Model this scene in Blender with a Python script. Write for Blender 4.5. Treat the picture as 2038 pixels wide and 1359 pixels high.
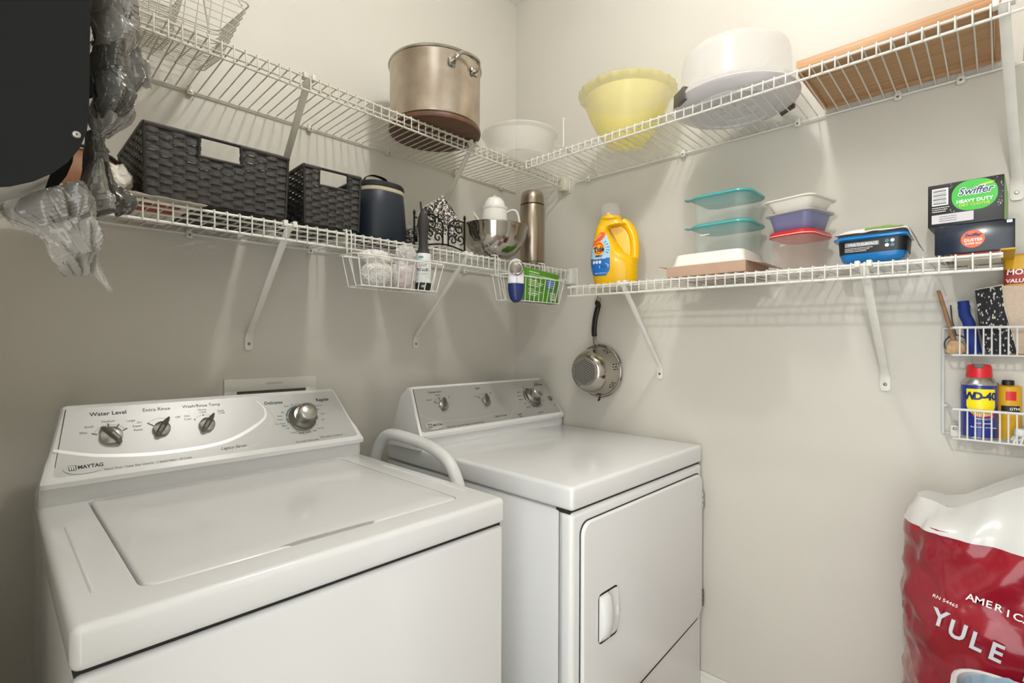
import bpy, bmesh, math, random
from math import sin, cos, pi, radians as R, sqrt, atan2
from mathutils import Vector as V, Matrix, noise

for o in list(bpy.data.objects): bpy.data.objects.remove(o, do_unlink=True)
scene = bpy.context.scene
col = scene.collection

# ------------------------------------------------------------------ camera
CAM = V((-1.6207, -1.5516, 1.2449)); YAW, PITCH, ROLL = .8016, .0018, .0039
fw = V((sin(YAW)*cos(PITCH), cos(YAW)*cos(PITCH), sin(PITCH)))
r0 = V((cos(YAW), -sin(YAW), 0)); u0 = r0.cross(fw)
rt = r0*cos(ROLL)+u0*sin(ROLL); up = u0*cos(ROLL)-r0*sin(ROLL)
cd = bpy.data.cameras.new('camera'); cam = bpy.data.objects.new('camera', cd); col.objects.link(cam)
cd.sensor_width = 36; cd.lens = 1007.5/2038*36; cd.clip_start = .02
cam.matrix_world = Matrix(((rt.x, up.x, -fw.x, CAM.x), (rt.y, up.y, -fw.y, CAM.y), (rt.z, up.z, -fw.z, CAM.z), (0, 0, 0, 1)))
scene.camera = cam
# ------------------------------------------------------------------ world light (the hall behind the camera) and exposure
w = bpy.data.worlds.new('World'); scene.world = w; w.use_nodes = True
w.node_tree.nodes['Background'].inputs[0].default_value = (.96, 1.0, 1.0, 1)
w.node_tree.nodes['Background'].inputs[1].default_value = 2.3
scene.view_settings.view_transform = 'Standard'; scene.view_settings.look = 'None'
scene.view_settings.gamma = 1; scene.view_settings.use_curve_mapping = False
scene.view_settings.exposure = 0.48
LAMPS = [(V((-.90, -1.10, 2.60)), 150.0, 'small round globe lamp on the laundry ceiling', 2.735), (V((-3.0, -1.70, 2.36)), 490.0, 'round globe lamp hanging in the hall outside the doorway', 2.495)]

# ------------------------------------------------------------------ helpers
def lin(c):
    if isinstance(c, str):
        c = c.lstrip('#'); c = [int(c[i:i+2], 16)/255 for i in (0, 2, 4)]
    return tuple((x/12.92 if x <= .04045 else ((x+.055)/1.055)**2.4) for x in c)
MATS = {}
def mat(name, c, rough=.5, metal=0, spec=.5, alpha=1, var=0, vscale=8, bump=0, bscale=60, coat=0, trans=0, stretch=None, c2=None, sss=0, emit=0, ior=1.45, aniso=0):
    if name in MATS: return MATS[name]
    m = bpy.data.materials.new(name); m.use_nodes = True; nt = m.node_tree; b = nt.nodes['Principled BSDF']
    L = lin(c); b.inputs['Base Color'].default_value = (*L, 1)
    b.inputs['Roughness'].default_value = rough; b.inputs['Metallic'].default_value = metal
    b.inputs['Specular IOR Level'].default_value = spec; b.inputs['Alpha'].default_value = alpha
    b.inputs['Coat Weight'].default_value = coat; b.inputs['Coat Roughness'].default_value = .08
    b.inputs['Transmission Weight'].default_value = trans; b.inputs['IOR'].default_value = ior
    b.inputs['Anisotropic'].default_value = aniso
    if sss:
        b.inputs['Subsurface Weight'].default_value = sss; b.inputs['Subsurface Radius'].default_value = (.01, .01, .01)
    if emit:
        b.inputs['Emission Color'].default_value = (*L, 1); b.inputs['Emission Strength'].default_value = emit
    tc = nt.nodes.new('ShaderNodeTexCoord'); mp = nt.nodes.new('ShaderNodeMapping')
    nt.links.new(tc.outputs['Object'], mp.inputs[0])
    if stretch: mp.inputs['Scale'].default_value = stretch
    n = nt.nodes.new('ShaderNodeTexNoise'); nt.links.new(mp.outputs[0], n.inputs['Vector'])
    n.inputs['Scale'].default_value = vscale; n.inputs['Detail'].default_value = 4
    cr = nt.nodes.new('ShaderNodeMix'); cr.data_type = 'RGBA'
    d = lin(c2) if c2 else tuple(x*(1-var) for x in L)
    cr.inputs['A'].default_value = (*L, 1); cr.inputs['B'].default_value = (*d, 1)
    if var or c2:
        mr = nt.nodes.new('ShaderNodeMapRange'); nt.links.new(n.outputs['Fac'], mr.inputs[0])
        mr.inputs[1].default_value = .35; mr.inputs[2].default_value = .65
        nt.links.new(mr.outputs[0], cr.inputs['Factor']); nt.links.new(cr.outputs['Result'], b.inputs['Base Color'])
    if bump:
        n2 = nt.nodes.new('ShaderNodeTexNoise'); nt.links.new(mp.outputs[0], n2.inputs['Vector']); n2.inputs['Scale'].default_value = bscale; n2.inputs['Detail'].default_value = 3
        bp = nt.nodes.new('ShaderNodeBump'); bp.inputs['Strength'].default_value = bump; bp.inputs['Distance'].default_value = .002
        nt.links.new(n2.outputs['Fac'], bp.inputs['Height']); nt.links.new(bp.outputs[0], b.inputs['Normal'])
    MATS[name] = m; return m

class MB:
    def __init__(s): s.v = []; s.f = []
    def add(s, vs, fs):
        o = len(s.v); s.v += [tuple(p) for p in vs]; s.f += [tuple(i+o for i in f) for f in fs]; return s
    def box(s, x0, x1, y0, y1, z0, z1):
        return s.add([(x0,y0,z0),(x1,y0,z0),(x1,y1,z0),(x0,y1,z0),(x0,y0,z1),(x1,y0,z1),(x1,y1,z1),(x0,y1,z1)],
                     [(0,3,2,1),(4,5,6,7),(0,1,5,4),(1,2,6,5),(2,3,7,6),(3,0,4,7)])
    def rbox(s, x0, x1, y0, y1, z0, z1, r=.005, seg=2):
        bm = bmesh.new(); bmesh.ops.create_cube(bm, size=1)
        for q in bm.verts: q.co = V(((x0+x1)/2+q.co.x*(x1-x0), (y0+y1)/2+q.co.y*(y1-y0), (z0+z1)/2+q.co.z*(z1-z0)))
        bmesh.ops.bevel(bm, geom=bm.edges[:], offset=r, segments=seg, affect='EDGES', profile=.5)
        return s.bm(bm)
    def bm(s, bm, M=None):
        bm.verts.ensure_lookup_table(); bm.verts.index_update()
        s.add([(M @ q.co if M else q.co) for q in bm.verts], [[q.index for q in f.verts] for f in bm.faces]); bm.free(); return s
    def tube(s, pts, r, n=6, closed=False, cap=True, flat=None):
        pts = [V(p) for p in pts]; N = len(pts); rs = r if isinstance(r, (list, tuple)) else [r]*N
        T = []
        for i in range(N):
            a = pts[(i-1) % N] if (closed or i > 0) else pts[i]; b = pts[(i+1) % N] if (closed or i < N-1) else pts[i]
            t = (b-a); T.append(t.normalized() if t.length > 1e-9 else V((0,0,1)))
        ref = V((0,0,1)) if abs(T[0].z) < .9 else V((1,0,0))
        u = T[0].cross(ref).normalized(); vs = []
        for i in range(N):
            u = (u - T[i]*u.dot(T[i])); u = u.normalized() if u.length > 1e-6 else T[i].orthogonal().normalized()
            w_ = T[i].cross(u); k = 1
            if 0 < i < N-1 or closed:
                a = (pts[i]-pts[(i-1) % N]).normalized(); c = max(.5, sqrt(max(0, (1+a.dot((pts[(i+1) % N]-pts[i]).normalized()))/2))); k = 1/c if c > .6 else 1.3
            for j in range(n):
                an = 2*pi*j/n
                if flat: vs.append(pts[i]+u*cos(an)*rs[i]*flat[0]+w_*sin(an)*rs[i]*flat[1])
                else: vs.append(pts[i]+(u*cos(an)+w_*sin(an))*rs[i]*(1+(k-1)*.5))
        fs = []
        for i in range(N if closed else N-1):
            a, b = i*n, ((i+1) % N)*n
            for j in range(n): fs.append((a+j, a+(j+1) % n, b+(j+1) % n, b+j))
        if cap and not closed: fs += [tuple(reversed(range(n))), tuple(range((N-1)*n, N*n))]
        return s.add(vs, fs)
    def lathe(s, prof, n=40, c=(0,0), rf=None, a0=0, a1=2*pi):
        full = abs(a1-a0-2*pi) < 1e-6; m = n if full else n+1; vs = []
        for (r, z) in prof:
            for j in range(m):
                a = a0+(a1-a0)*j/n; rr = r*(rf(a, r, z) if rf else 1)
                vs.append((c[0]+rr*cos(a), c[1]+rr*sin(a), z))
        fs = []
        for i in range(len(prof)-1):
            for j in range(n):
                k = (j+1) % m
                fs.append((i*m+j, i*m+k, (i+1)*m+k, (i+1)*m+j))
        return s.add(vs, fs)
    def disc(s, r, z, n=40, c=(0,0), flip=False):
        vs = [(c[0]+r*cos(2*pi*j/n), c[1]+r*sin(2*pi*j/n), z) for j in range(n)]
        return s.add(vs, [tuple(range(n)) if not flip else tuple(reversed(range(n)))])
    def prism(s, poly, M, h):
        n = len(poly); vs = [M @ V((p[0], p[1], 0)) for p in poly]+[M @ V((p[0], p[1], h)) for p in poly]
        return s.add(vs, [tuple(reversed(range(n))), tuple(range(n, 2*n))]+[(i, (i+1) % n, n+(i+1) % n, n+i) for i in range(n)])
    def loft(s, secs, cap=True):
        n = len(secs[0]); vs = [p for c in secs for p in c]; fs = []
        for i in range(len(secs)-1):
            for j in range(n): fs.append((i*n+j, i*n+(j+1) % n, (i+1)*n+(j+1) % n, (i+1)*n+j))
        if cap: fs += [tuple(reversed(range(n))), tuple(range((len(secs)-1)*n, len(secs)*n))]
        return s.add(vs, fs)
    def grid(s, fn, nu, nv, cu=False):
        vs = [fn(i/nu, j/nv) for i in range(nu+1) for j in range(nv+1)]; m = nv+1
        return s.add(vs, [(i*m+j, (i+1)*m+j, (i+1)*m+j+1, i*m+j+1) for i in range(nu) for j in range(nv)])
    def mesh(s, name, m, ang=35, fix=True):
        me = bpy.data.meshes.new(name); me.from_pydata(s.v, [], s.f); me.update()
        if fix:
            b = bmesh.new(); b.from_mesh(me); bmesh.ops.recalc_face_normals(b, faces=b.faces); b.to_mesh(me); b.free()
        me.polygons.foreach_set('use_smooth', [True]*len(me.polygons))
        me.set_sharp_from_angle(angle=R(ang)); me.materials.append(m); return me
    def build(s, name, m, parent=None, loc=None, rot=None, ang=35, fix=True, label=None):
        o = bpy.data.objects.new(name, s.mesh(name, m, ang, fix)); col.objects.link(o); o.parent = parent
        if loc: o.location = loc
        if rot: o.rotation_euler = rot
        if label: o['label'] = label
        return o
def inst(o, name, parent, loc, rot=(0,0,0)):
    c = bpy.data.objects.new(name, o.data); col.objects.link(c); c.parent = parent; c.location = loc; c.rotation_euler = rot; return c
def tag(o, label, cat, group=None):
    o['label'] = label; o['category'] = cat
    if group: o['group'] = group
    return o
def thing(name, label, cat, loc=(0,0,0), rz=0, group=None, rot=None):
    o = bpy.data.objects.new(name, None); col.objects.link(o); o.empty_display_size = .02
    o.location = loc; o.rotation_euler = rot if rot else (0,0,rz); return tag(o, label, cat, group)
def struct(o): o['kind'] = 'structure'; return o
def frame(U, W, N, P):   # matrix from basis columns
    return Matrix(((U[0], W[0], N[0], P[0]), (U[1], W[1], N[1], P[1]), (U[2], W[2], N[2], P[2]), (0,0,0,1)))
def txt(s, size, M, m, parent, align='CENTER', shear=0, bold=0, sx=1, rz=0, name='lettering', ext=.00015):
    cu = bpy.data.curves.new('t', 'FONT'); cu.body = s; cu.size = size; cu.align_x = align; cu.align_y = 'CENTER'
    cu.shear = shear; cu.offset = bold; cu.extrude = ext; cu.resolution_u = 3
    t = bpy.data.objects.new('t', cu); col.objects.link(t)
    dg = bpy.context.evaluated_depsgraph_get(); me = bpy.data.meshes.new_from_object(t.evaluated_get(dg))
    bpy.data.objects.remove(t, do_unlink=True); bpy.data.curves.remove(cu)
    me.name = name; me.materials.clear(); me.materials.append(m)
    me.transform(M @ Matrix.Rotation(rz, 4, 'Z') @ Matrix.Diagonal((sx, 1, 1, 1)))
    o = bpy.data.objects.new(name, me); col.objects.link(o); o.parent = parent; return o
def rrect(x0, x1, y0, y1, r, n=5):
    p = []
    for cx, cy, a in ((x1-r, y1-r, 0), (x0+r, y1-r, 90), (x0+r, y0+r, 180), (x1-r, y0+r, 270)):
        for k in range(n+1): t = R(a+90*k/n); p.append((cx+r*cos(t), cy+r*sin(t)))
    return p
def ellipse(cx, cy, a, b, n=32): return [(cx+a*cos(2*pi*k/n), cy+b*sin(2*pi*k/n)) for k in range(n)]
def arc(cx, cy, r, a0, a1, n=12): return [(cx+r*cos(R(a0+(a1-a0)*k/n)), cy+r*sin(R(a0+(a1-a0)*k/n))) for k in range(n+1)]
def band(pts, w):        # flat 2-D strip polygon about a polyline; w number or list
    L, Rr = [], []; n = len(pts); ws = w if isinstance(w, list) else [w]*n
    for i in range(n):
        a, b = pts[max(0, i-1)], pts[min(n-1, i+1)]; d = V((b[0]-a[0], b[1]-a[1])).normalized(); nn = V((-d.y, d.x))*ws[i]/2
        L.append((pts[i][0]+nn.x, pts[i][1]+nn.y)); Rr.append((pts[i][0]-nn.x, pts[i][1]-nn.y))
    return L+Rr[::-1]
def strip(pts, w, M, h, mb=None):
    if 'MP' in globals() and M is MP: pts = cvl(pts)
    mb = mb or MB(); n = len(pts); p = band(pts, w)
    vs = [M @ V((q[0], q[1], h)) for q in p]; k = len(p)
    return mb.add(vs, [(i, i+1, k-2-i, k-1-i) for i in range(n-1)])
def bez(p, n=8):         # Catmull-Rom through points
    p = [V(q) for q in p]; out = []
    for i in range(len(p)-1):
        a, b, c, d = p[max(0, i-1)], p[i], p[i+1], p[min(len(p)-1, i+2)]
        for k in range(n):
            t = k/n; out.append(.5*((2*b)+(c-a)*t+(2*a-5*b+4*c-d)*t*t+(3*b-a-3*c+d)*t**3))
    out.append(p[-1]); return out

def small_print(x0, x1, z, h, M, m, parent, seed=1):     # a line of print too fine to read: short dashes
    rnd = random.Random(seed); mb = MB(); x = x0
    while x < x1:
        w_ = h*rnd.uniform(.7, 2.2); strip([(x, z), (min(x1, x+w_), z)], h, M, .0002, mb); x += w_+h*rnd.uniform(.35, .7)
    return mb.build('small_print', m, parent, fix=False)
# ------------------------------------------------------------------ materials
def wallmat():
    m = mat('wall_paint', '#cfcbc1', .42, spec=.35, var=.03, vscale=2.5, bump=.10, bscale=170); return m
M_wall = wallmat()
M_ceil = mat('popcorn_ceiling', '#e8e6e0', .9, bump=1, bscale=220)
M_floor = mat('vinyl_floor', '#9a8d7c', .5, var=.2, vscale=6, bump=.1)
M_trim = mat('trim_white', '#dedbd2', .35, var=.02)
M_wire = mat('white_wire', '#e2e0d8', .35, var=.06, vscale=30)
M_wire2 = mat('cream_wire', '#d2cdbe', .4, var=.08, vscale=30)
M_app = mat('white_enamel', '#e9e9e9', .13, spec=.5, var=.012, vscale=3, coat=.25)
M_appp = mat('white_plastic', '#e4e4e3', .3, var=.015, vscale=5)
M_dark = mat('dark_gap', '#2b2a28', .7, var=.2)
M_silver = mat('silver_panel', '#bdbcb9', .34, metal=.14, spec=.5, var=.03, vscale=3)
M_silverd = mat('silver_panel_grey', '#adaba7', .34, metal=.25, spec=.5, var=.03, vscale=3)
M_swoosh = mat('bright_stripe', '#e3e2df', .3, metal=.2, var=.01)
M_swooshd = mat('dull_stripe', '#b3b1ac', .3, metal=.4, var=.01)
M_chrome = mat('dark_chrome', '#8f8c85', .3, metal=1, var=.15, vscale=20)
M_chromel = mat('light_chrome', '#b5b4b0', .25, metal=.9, var=.06, vscale=20)
M_ink = mat('grey_ink', '#3c3b39', .6, var=.1)
M_inkl = mat('light_ink', '#6b6964', .6, var=.1)
M_steel = mat('worn_steel', '#c6bcae', .28, metal=1, var=.12, c2='#b3a496', vscale=14, bump=.05, bscale=120)
M_steelb = mat('bright_steel', '#b9b4ac', .12, metal=1, var=.1, vscale=8)
M_steelw = mat('brushed_thermos', '#b0a394', .28, metal=1, var=.1, vscale=6, stretch=(1,1,.1))
M_blackp = mat('black_plastic', '#1b1b1c', .4, var=.2, vscale=20)
M_white = mat('white_paint', '#f0efec', .4, var=.02)
M_green = mat('mint_badge', '#3f5f5a', .4, var=.1)

# ------------------------------------------------------------------ the room
FZ = .05; XL = -1.72; YF = -2.3; CZ = 2.735
def wall(name, m, *b):
    return struct(MB().box(*b).build(name, m))
wall('floor', M_floor, XL-.1, .1, YF, .1, FZ-.1, FZ)
wall('ceiling', M_ceil, XL-.1, .1, YF, .1, CZ, CZ+.1)
wall('wall_back', M_wall, XL-.1, .1, 0, .1, FZ, CZ)
wall('wall_right', M_wall, 0, .1, YF, 0, FZ, CZ)
struct(MB().box(XL-.1, XL, -1.22, 0, FZ, CZ).box(XL-.1, XL, YF, -1.22, 2.10, CZ).box(XL-.1, XL, YF, -2.15, FZ, 2.10).build('wall_left', M_wall))
wall('wall_front', M_wall, XL-.1, .1, YF-.1, YF, FZ, CZ)
bb = MB().rbox(-.014, -.0005, YF, -.001, FZ, .165, .002).rbox(-.010, -.0005, YF, -.001, .160, .181, .004)
struct(bb.build('baseboard_right', M_trim))
bb = MB().rbox(XL+.001, -.016, -.014, -.0005, FZ, .165, .002).rbox(XL+.001, -.016, -.010, -.0005, .16, .181, .004)
struct(bb.build('baseboard_back', M_trim))
# ceiling lamp: small globe fixture above the room, out of frame
for LP, LS, lab, cz in LAMPS:
    lamp = thing('ceiling_lamp', lab, 'lamp', (LP.x, LP.y, cz))
    MB().lathe([(0, -.001), (.075, -.001), (.075, -.02), (.055, -.035), (.0, -.035)], 32).build('base', M_trim, lamp)
    gm = bpy.data.materials.new('lamp_globe'); gm.use_nodes = True; nt = gm.node_tree; nt.nodes.remove(nt.nodes['Principled BSDF'])
    em = nt.nodes.new('ShaderNodeEmission'); em.inputs[0].default_value = (1.0, .985, .955, 1); em.inputs[1].default_value = LS
    nt.links.new(em.outputs[0], nt.nodes['Material Output'].inputs[0])
    zc = LP.z-cz; rg = .055
    MB().lathe([(max(.0005, rg*sin(pi*k/12)), zc-rg*cos(pi*k/12)) for k in range(13)], 24).build('globe', gm, lamp)

# ------------------------------------------------------------------ wire shelves
def wire_shelf(label, rz, xa, xb, D, zb, zl, lip, first, braces, clips, mid=(.055,), endbox=None, wm=M_wire, skew=0):
    # local: x along the wall, wall at y=0, lip at y=-D; zb/zl = back/lip heights at xa and xb
    root = thing('wire_shelf', label, 'shelf', (0, 0, zb[0]), rz, 'white wire wall shelves')
    Z0 = zb[0]
    hb = lambda x: zb[0]+(zb[1]-zb[0])*(x-xa)/(xb-xa)-Z0
    hl = lambda x: zl[0]+(zl[1]-zl[0])*(x-xa)/(xb-xa)-Z0
    rr = .0030; rw = .00165
    MB().tube([(xa, -.008, hb(xa)-rw-rr), (xb, -.008, hb(xb)-rw-rr)], rr, 8).build('back_rail', wm, root)
    MB().tube([(xa, -D+rr+rw, hl(xa)-rw-rr), (xb, -D+rr+rw, hl(xb)-rw-rr)], rr, 8).build('lip_top_rail', wm, root)
    MB().tube([(xa, -D+rr+rw, hl(xa)-lip), (xb, -D+rr+rw, hl(xb)-lip)], rr, 8).build('lip_bottom_rail', wm, root)
    for d in mid:
        f = (D-d)/D
        MB().tube([(xa, -D+d, hb(xa)+(hl(xa)-hb(xa))*f-rw-rr), (xb, -D+d, hb(xb)+(hl(xb)-hb(xb))*f-rw-rr)], rr*.9, 8).build('deck_rail', wm, root)
    Ld = D-.006
    wm0 = MB().tube([(0, 0, 0), (0, -Ld+.004, 0), (0, -Ld+.001, -.0012), (0, -Ld, -.004), (0, -Ld, -lip+.002), (0, -Ld+.002, -lip-.001)], rw, 6).mesh('cross_wire', wm)
    x = first; 
    while x < max(xa, xb)-.004:
        o = bpy.data.objects.new('cross_wire', wm0); col.objects.link(o); o.parent = root
        o.location = (x, -.006, hb(x)); o.rotation_euler = (-atan2(hl(x)-hb(x), Ld), 0, 0); x += .0254
    for bx, zw, sk in braces:
        a = V((bx, -D+.002, hl(bx)-.004)); zz = zw-Z0; fx = bx+sk; b = V((fx, -.012, zz+.03)); c = V((fx, -.004, zz+.012)); 
        d = (b-a).normalized(); n = d.cross(V((1,0,0)))
        m = MB()
        secs = []
        for p, wd, th in ((a, .0085, .004), (a+d*.05, .0085, .004), (b-d*.02, .0085, .004), (b, .009, .003), (c, .011, .0018), (V((fx, -.004, zz-.014)), .011, .0018), (V((fx, -.004, zz-.019)), .007, .0018)):
            nn = n if (p-a).length < (b-a).length+.001 else V((0,-1,0))
            secs.append([p+V((-wd,0,0))+nn*th*.4, p+V((-wd*.5,0,0))+nn*th, p+V((wd*.5,0,0))+nn*th, p+V((wd,0,0))+nn*th*.4, p+V((wd,0,0))-nn*th*.5, p+V((-wd,0,0))-nn*th*.5])
        m.loft(secs); br = m.build('support_brace', wm, root, ang=30)
        MB().rbox(bx-.016, bx-.006, -D-.004, -D+.016, hl(bx)-.010, hl(bx)+.004, .0015).rbox(bx+.006, bx+.016, -D-.004, -D+.016, hl(bx)-.010, hl(bx)+.004, .0015).build('hook', wm, br)
        MB().lathe([(.0005, .0022), (.003, .002), (.0042, .0006), (.0042, 0)], 12).build('screw', M_chrome, br, (fx, -.0058, zz-.002), (R(90), 0, 0))
    for cx in clips:
        z = hb(cx)
        c = MB().rbox(cx-.008, cx+.008, -.016, -.0005, z-.016, z+.001, .003).tube([(cx, -.008, z+.001), (cx, -.008, z+.007)], .006, 10).build('wall_clip', wm, root)
        MB().lathe([(.0004, .0016), (.0022, .0014), (.003, 0)], 10).build('screw', M_chrome, c, (cx, -.0162, z-.009), (R(90), 0, 0))
    if endbox:
        x0, x1 = endbox
        MB().rbox(x0, x1, -D-.010, -D+.022, hl(x1)-lip-.012, hl(x1)+.006, .003).rbox(x1-.004, x1-.0006, -D-.016, -D+.03, hl(x1)-lip-.02, hl(x1)+.012, .0015).build('end_bracket', wm, root)
    return root

wire_shelf('upper wire shelf on the back wall holding the steel stock pot', 0, XL+.004, -.006, .2926, (1.9105, 1.9125), (1.9275, 1.9015), .0375, -1.4125-.0254*11, [(-1.06, 1.60, .015), (-.505, 1.60, .02)], [-1.2545, -.932, -.6527, -.349, -.0962], (.045,), (-.032, -.0006), M_wire2)
wire_shelf('upper wire shelf on the right wall holding the yellow bowl', -pi/2, .336, 1.70, .3017, (1.884, 1.882), (1.8895, 1.8915), .0275, .3412, [(1.553, 1.59, .022)], [.40, .785, 1.13, 1.36, 1.48], (.05,))
wire_shelf('lower wire shelf on the back wall carrying the black woven baskets', 0, XL+.004, -.006, .3311, (1.532, 1.5365), (1.5285, 1.5295), .0415, -1.131-.0254*23, [(-1.122, 1.240, .018), (-.560, 1.240, .030)], [-1.255, -.93, -.62, -.30], (.055, .12), (-.036, -.0006), M_wire)
wire_shelf('lower wire shelf on the right wall with the detergent bottle', -pi/2, .503, 1.553, .2738, (1.436, 1.431), (1.4338, 1.4235), .0335, .5191, [(.715, 1.140, -.015), (1.330, 1.142, .004)], [.56, .86, 1.19, 1.50], (.06,))

# ------------------------------------------------------------------ washing machine and dryer
def seg_round(x0, x1, z0, z1, r): return rrect(x0, x1, z0, z1, r, 6)
def console(root, xl, xr, tl, tr, foot, deck, pb, pt, dmat, depth):
    # pb=(y,z) panel bottom, pt=(y,z) panel top (local); x range at the base xl..xr, narrowing by tl/tr at the top
    back = pt[0]+depth
    prof = [(foot, deck), (foot-.004, deck+.012), (foot-.002, deck+.035), (pb[0]-.006, pb[1]-.018), (pb[0]-.008, pb[1]-.008), (pb[0]-.002, pb[1])]
    for k in range(1, 6):
        t = k/5; prof.append((pb[0]+(pt[0]-pb[0])*t, pb[1]+(pt[1]-pb[1])*t))
    prof += [(pt[0]+.012, pt[1]+.006), (pt[0]+.03, pt[1]+.004), (back, pt[1]-.02), (back+.02, deck)]
    H = pt[1]-deck; secs = []
    for (x, sgn) in ((0, 1), (.012, 1), (1, 0)): pass
    def sec(base, tap, ins):
        return [V((base+tap*max(0, min(1, (z-deck-.05)/(H-.05)))+0*ins, y+ins*.35*(1 if i < 12 else -.3), z-(ins*.6 if z > deck+.1 else 0))) for i, (y, z) in enumerate(prof)]
    secs = [sec(xl, tl, .012), sec(xl+.004, tl, .004), sec(xl+.012, tl, 0), sec(xr-.012, -tr, 0), sec(xr-.004, -tr, .004), sec(xr, -tr, .012)]
    n = len(prof); vs = [p for c in secs for p in c]; m = MB(); fs = []
    for i in range(5):
        for j in range(n-1): fs.append((i*n+j, i*n+j+1, (i+1)*n+j+1, (i+1)*n+j))
    fs += [tuple(range(n)), tuple(range(5*n, 6*n))]
    m.add(vs, fs)
    return m.build('console', M_appp, root, ang=28)
def knob_pointer(parent, M, r, ang, L, name='control_knob'):
    k = MB(); n = 24
    k.lathe([(r*1.02, 0), (r*1.02, .004), (r*.96, .010), (r*.6, .0125), (.0005, .013)], n)
    o = k.build(name, M_chromel, parent); o.matrix_local = M
    d = V((cos(ang), sin(ang), 0)); p = V((-sin(ang), cos(ang), 0)); secs = []
    for t, wd, h0, h1 in ((-r*1.25, .0025, .004, .010), (-r*.9, .006, .002, .020), (0, .0068, .002, .0235), (r*.9, .0055, .002, .019), (L, .0022, .004, .010)):
        c = d*t
        secs.append([c+p*wd+V((0,0,h0)), c+p*wd*.95+V((0,0,h1*.8)), c+p*wd*.4+V((0,0,h1)), c-p*wd*.4+V((0,0,h1)), c-p*wd*.95+V((0,0,h1*.8)), c-p*wd+V((0,0,h0))])
    MB().loft(secs).build('pointer', M_chrome, o, ang=25)
    return o
def timer_dial(parent, M, r):
    o = MB().lathe([(r*1.06, 0), (r*1.06, .003), (r, .006), (r*.97, .013), (r*.80, .019), (r*.62, .020), (.0005, .020)], 40).build('timer_dial', M_chrome, parent); o.matrix_local = M
    MB().lathe([(r*1.04, .0025), (r*1.07, .0035), (r*1.04, .0045)], 40).build('dial_ring', M_chromel, o)
    MB().lathe([(r*.60, .018), (r*.64, .030), (r*.70, .040), (r*.69, .044), (r*.60, .047), (r*.3, .049), (.0005, .0495)], 40).build('grip', M_chromel, o)
    return o
def hinge(parent, x, y, z, L=.05):
    h = MB()
    for k in range(3): h.tube([(x, y, z-L/2+k*L/3+.001), (x, y, z-L/2+(k+1)*L/3-.001)], .0042, 8)
    h.box(x-.006, x+.005, y+.0015, y+.0085, z-L/2, z+L/2)
    return h.build('hinge', M_chrome, parent)

def machine(name, label, cat, x0, x1, yf, deck, seam, back):
    root = thing(name, label, cat, ((x0+x1)/2, yf, FZ))
    W = (x1-x0)/2; D = back-yf; dk = deck-FZ; sm = seam-FZ
    return root, W, D, dk, sm

# --- washer
wr, W, D, dk, sm = machine('washing_machine', 'white top-loading washing machine with silver control panel at the left', 'washing machine', -1.557, -.867, -.803, .921, .868, -.09)
WX = -1.212; yo = -.803
MB().rbox(-W+.004, W-.004, .012, D, .02, sm-.004, .006, 2).build('cabinet', M_app, wr)
MB().rbox(-W+.003, W-.003, .001, .02, .025, sm-.006, .0075, 3).build('front_panel', M_app, wr)
for sx in (-1, 1):
    for y in (.05, D-.05): MB().lathe([(.018, 0), (.018, .012), (.008, .014), (.008, .03)], 16).disc(.018, 0, 16).build('foot', M_blackp, wr, (sx*(W-.05), y, 0))
MB().box(-W+.0045, W-.0045, .0105, .03, sm-.008, sm+.004).build('seam', M_dark, wr)
# top cover with the lid opening
lx0, lx1, ly0, ly1 = -1.482-WX, -.94-WX, -.745-yo, -.225-yo
def top_cover():
    m = MB(); bm = bmesh.new(); bmesh.ops.create_cube(bm, size=1)
    for q in bm.verts: q.co = V((q.co.x*2*W, D/2+q.co.y*D-.002, sm+(dk-sm)*(q.co.z+.5)))
    bmesh.ops.bevel(bm, geom=bm.edges[:], offset=.011, segments=4, affect='EDGES', profile=.5)
    return m.bm(bm)
tc = top_cover().build('top_cover', M_app, wr)
cut = MB().prism(rrect(lx0, lx1, ly0, ly1, .022, 6), Matrix.Translation((0, 0, dk-.012)), .05).build('cutter', M_app, wr)
md = tc.modifiers.new('b', 'BOOLEAN'); md.object = cut; md.operation = 'DIFFERENCE'; md.solver = 'EXACT'
bpy.context.view_layer.update(); dg = bpy.context.evaluated_depsgraph_get()
me = bpy.data.meshes.new_from_object(tc.evaluated_get(dg)); tc.modifiers.clear(); tc.data = me
me.polygons.foreach_set('use_smooth', [True]*len(me.polygons)); me.set_sharp_from_angle(angle=R(30))
bpy.data.objects.remove(cut, do_unlink=True)
lid = MB()
g = .0045
def lidtop(x, y):
    return dk+.0015+.0016*noise.noise(V((x*5, y*5, 1.3)))
o_ = rrect(lx0+g, lx1-.001, ly0+.001, ly1-.002, .02, 6); n = len(o_)
ins = [(.0, -.0105), (.0, -.004), (.002, -.0012), (.006, 0), (.05, .0), (.12, .0), (.2, 0)]
cxm, cym = (lx0+lx1)/2, (ly0+ly1)/2
vs = []
for t, dz in ins:
    for (x, y) in o_:
        k = 1-t/.27; X = cxm+(x-cxm)*(1-t/.28); Y = cym+(y-cym)*(1-t/.28)
        vs.append((X, Y, (lidtop(X, Y) if t >= .006 else dk+.0015)+dz))
fs = []
for i in range(len(ins)-1):
    for j in range(n): fs.append((i*n+j, i*n+(j+1) % n, (i+1)*n+(j+1) % n, (i+1)*n+j))
fs.append(tuple(range((len(ins)-1)*n, len(ins)*n)))
lid.add(vs, fs); lo = lid.build('lid', M_app, wr, ang=50)
gx0, gx1 = -1.300-WX, -1.135-WX
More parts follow.
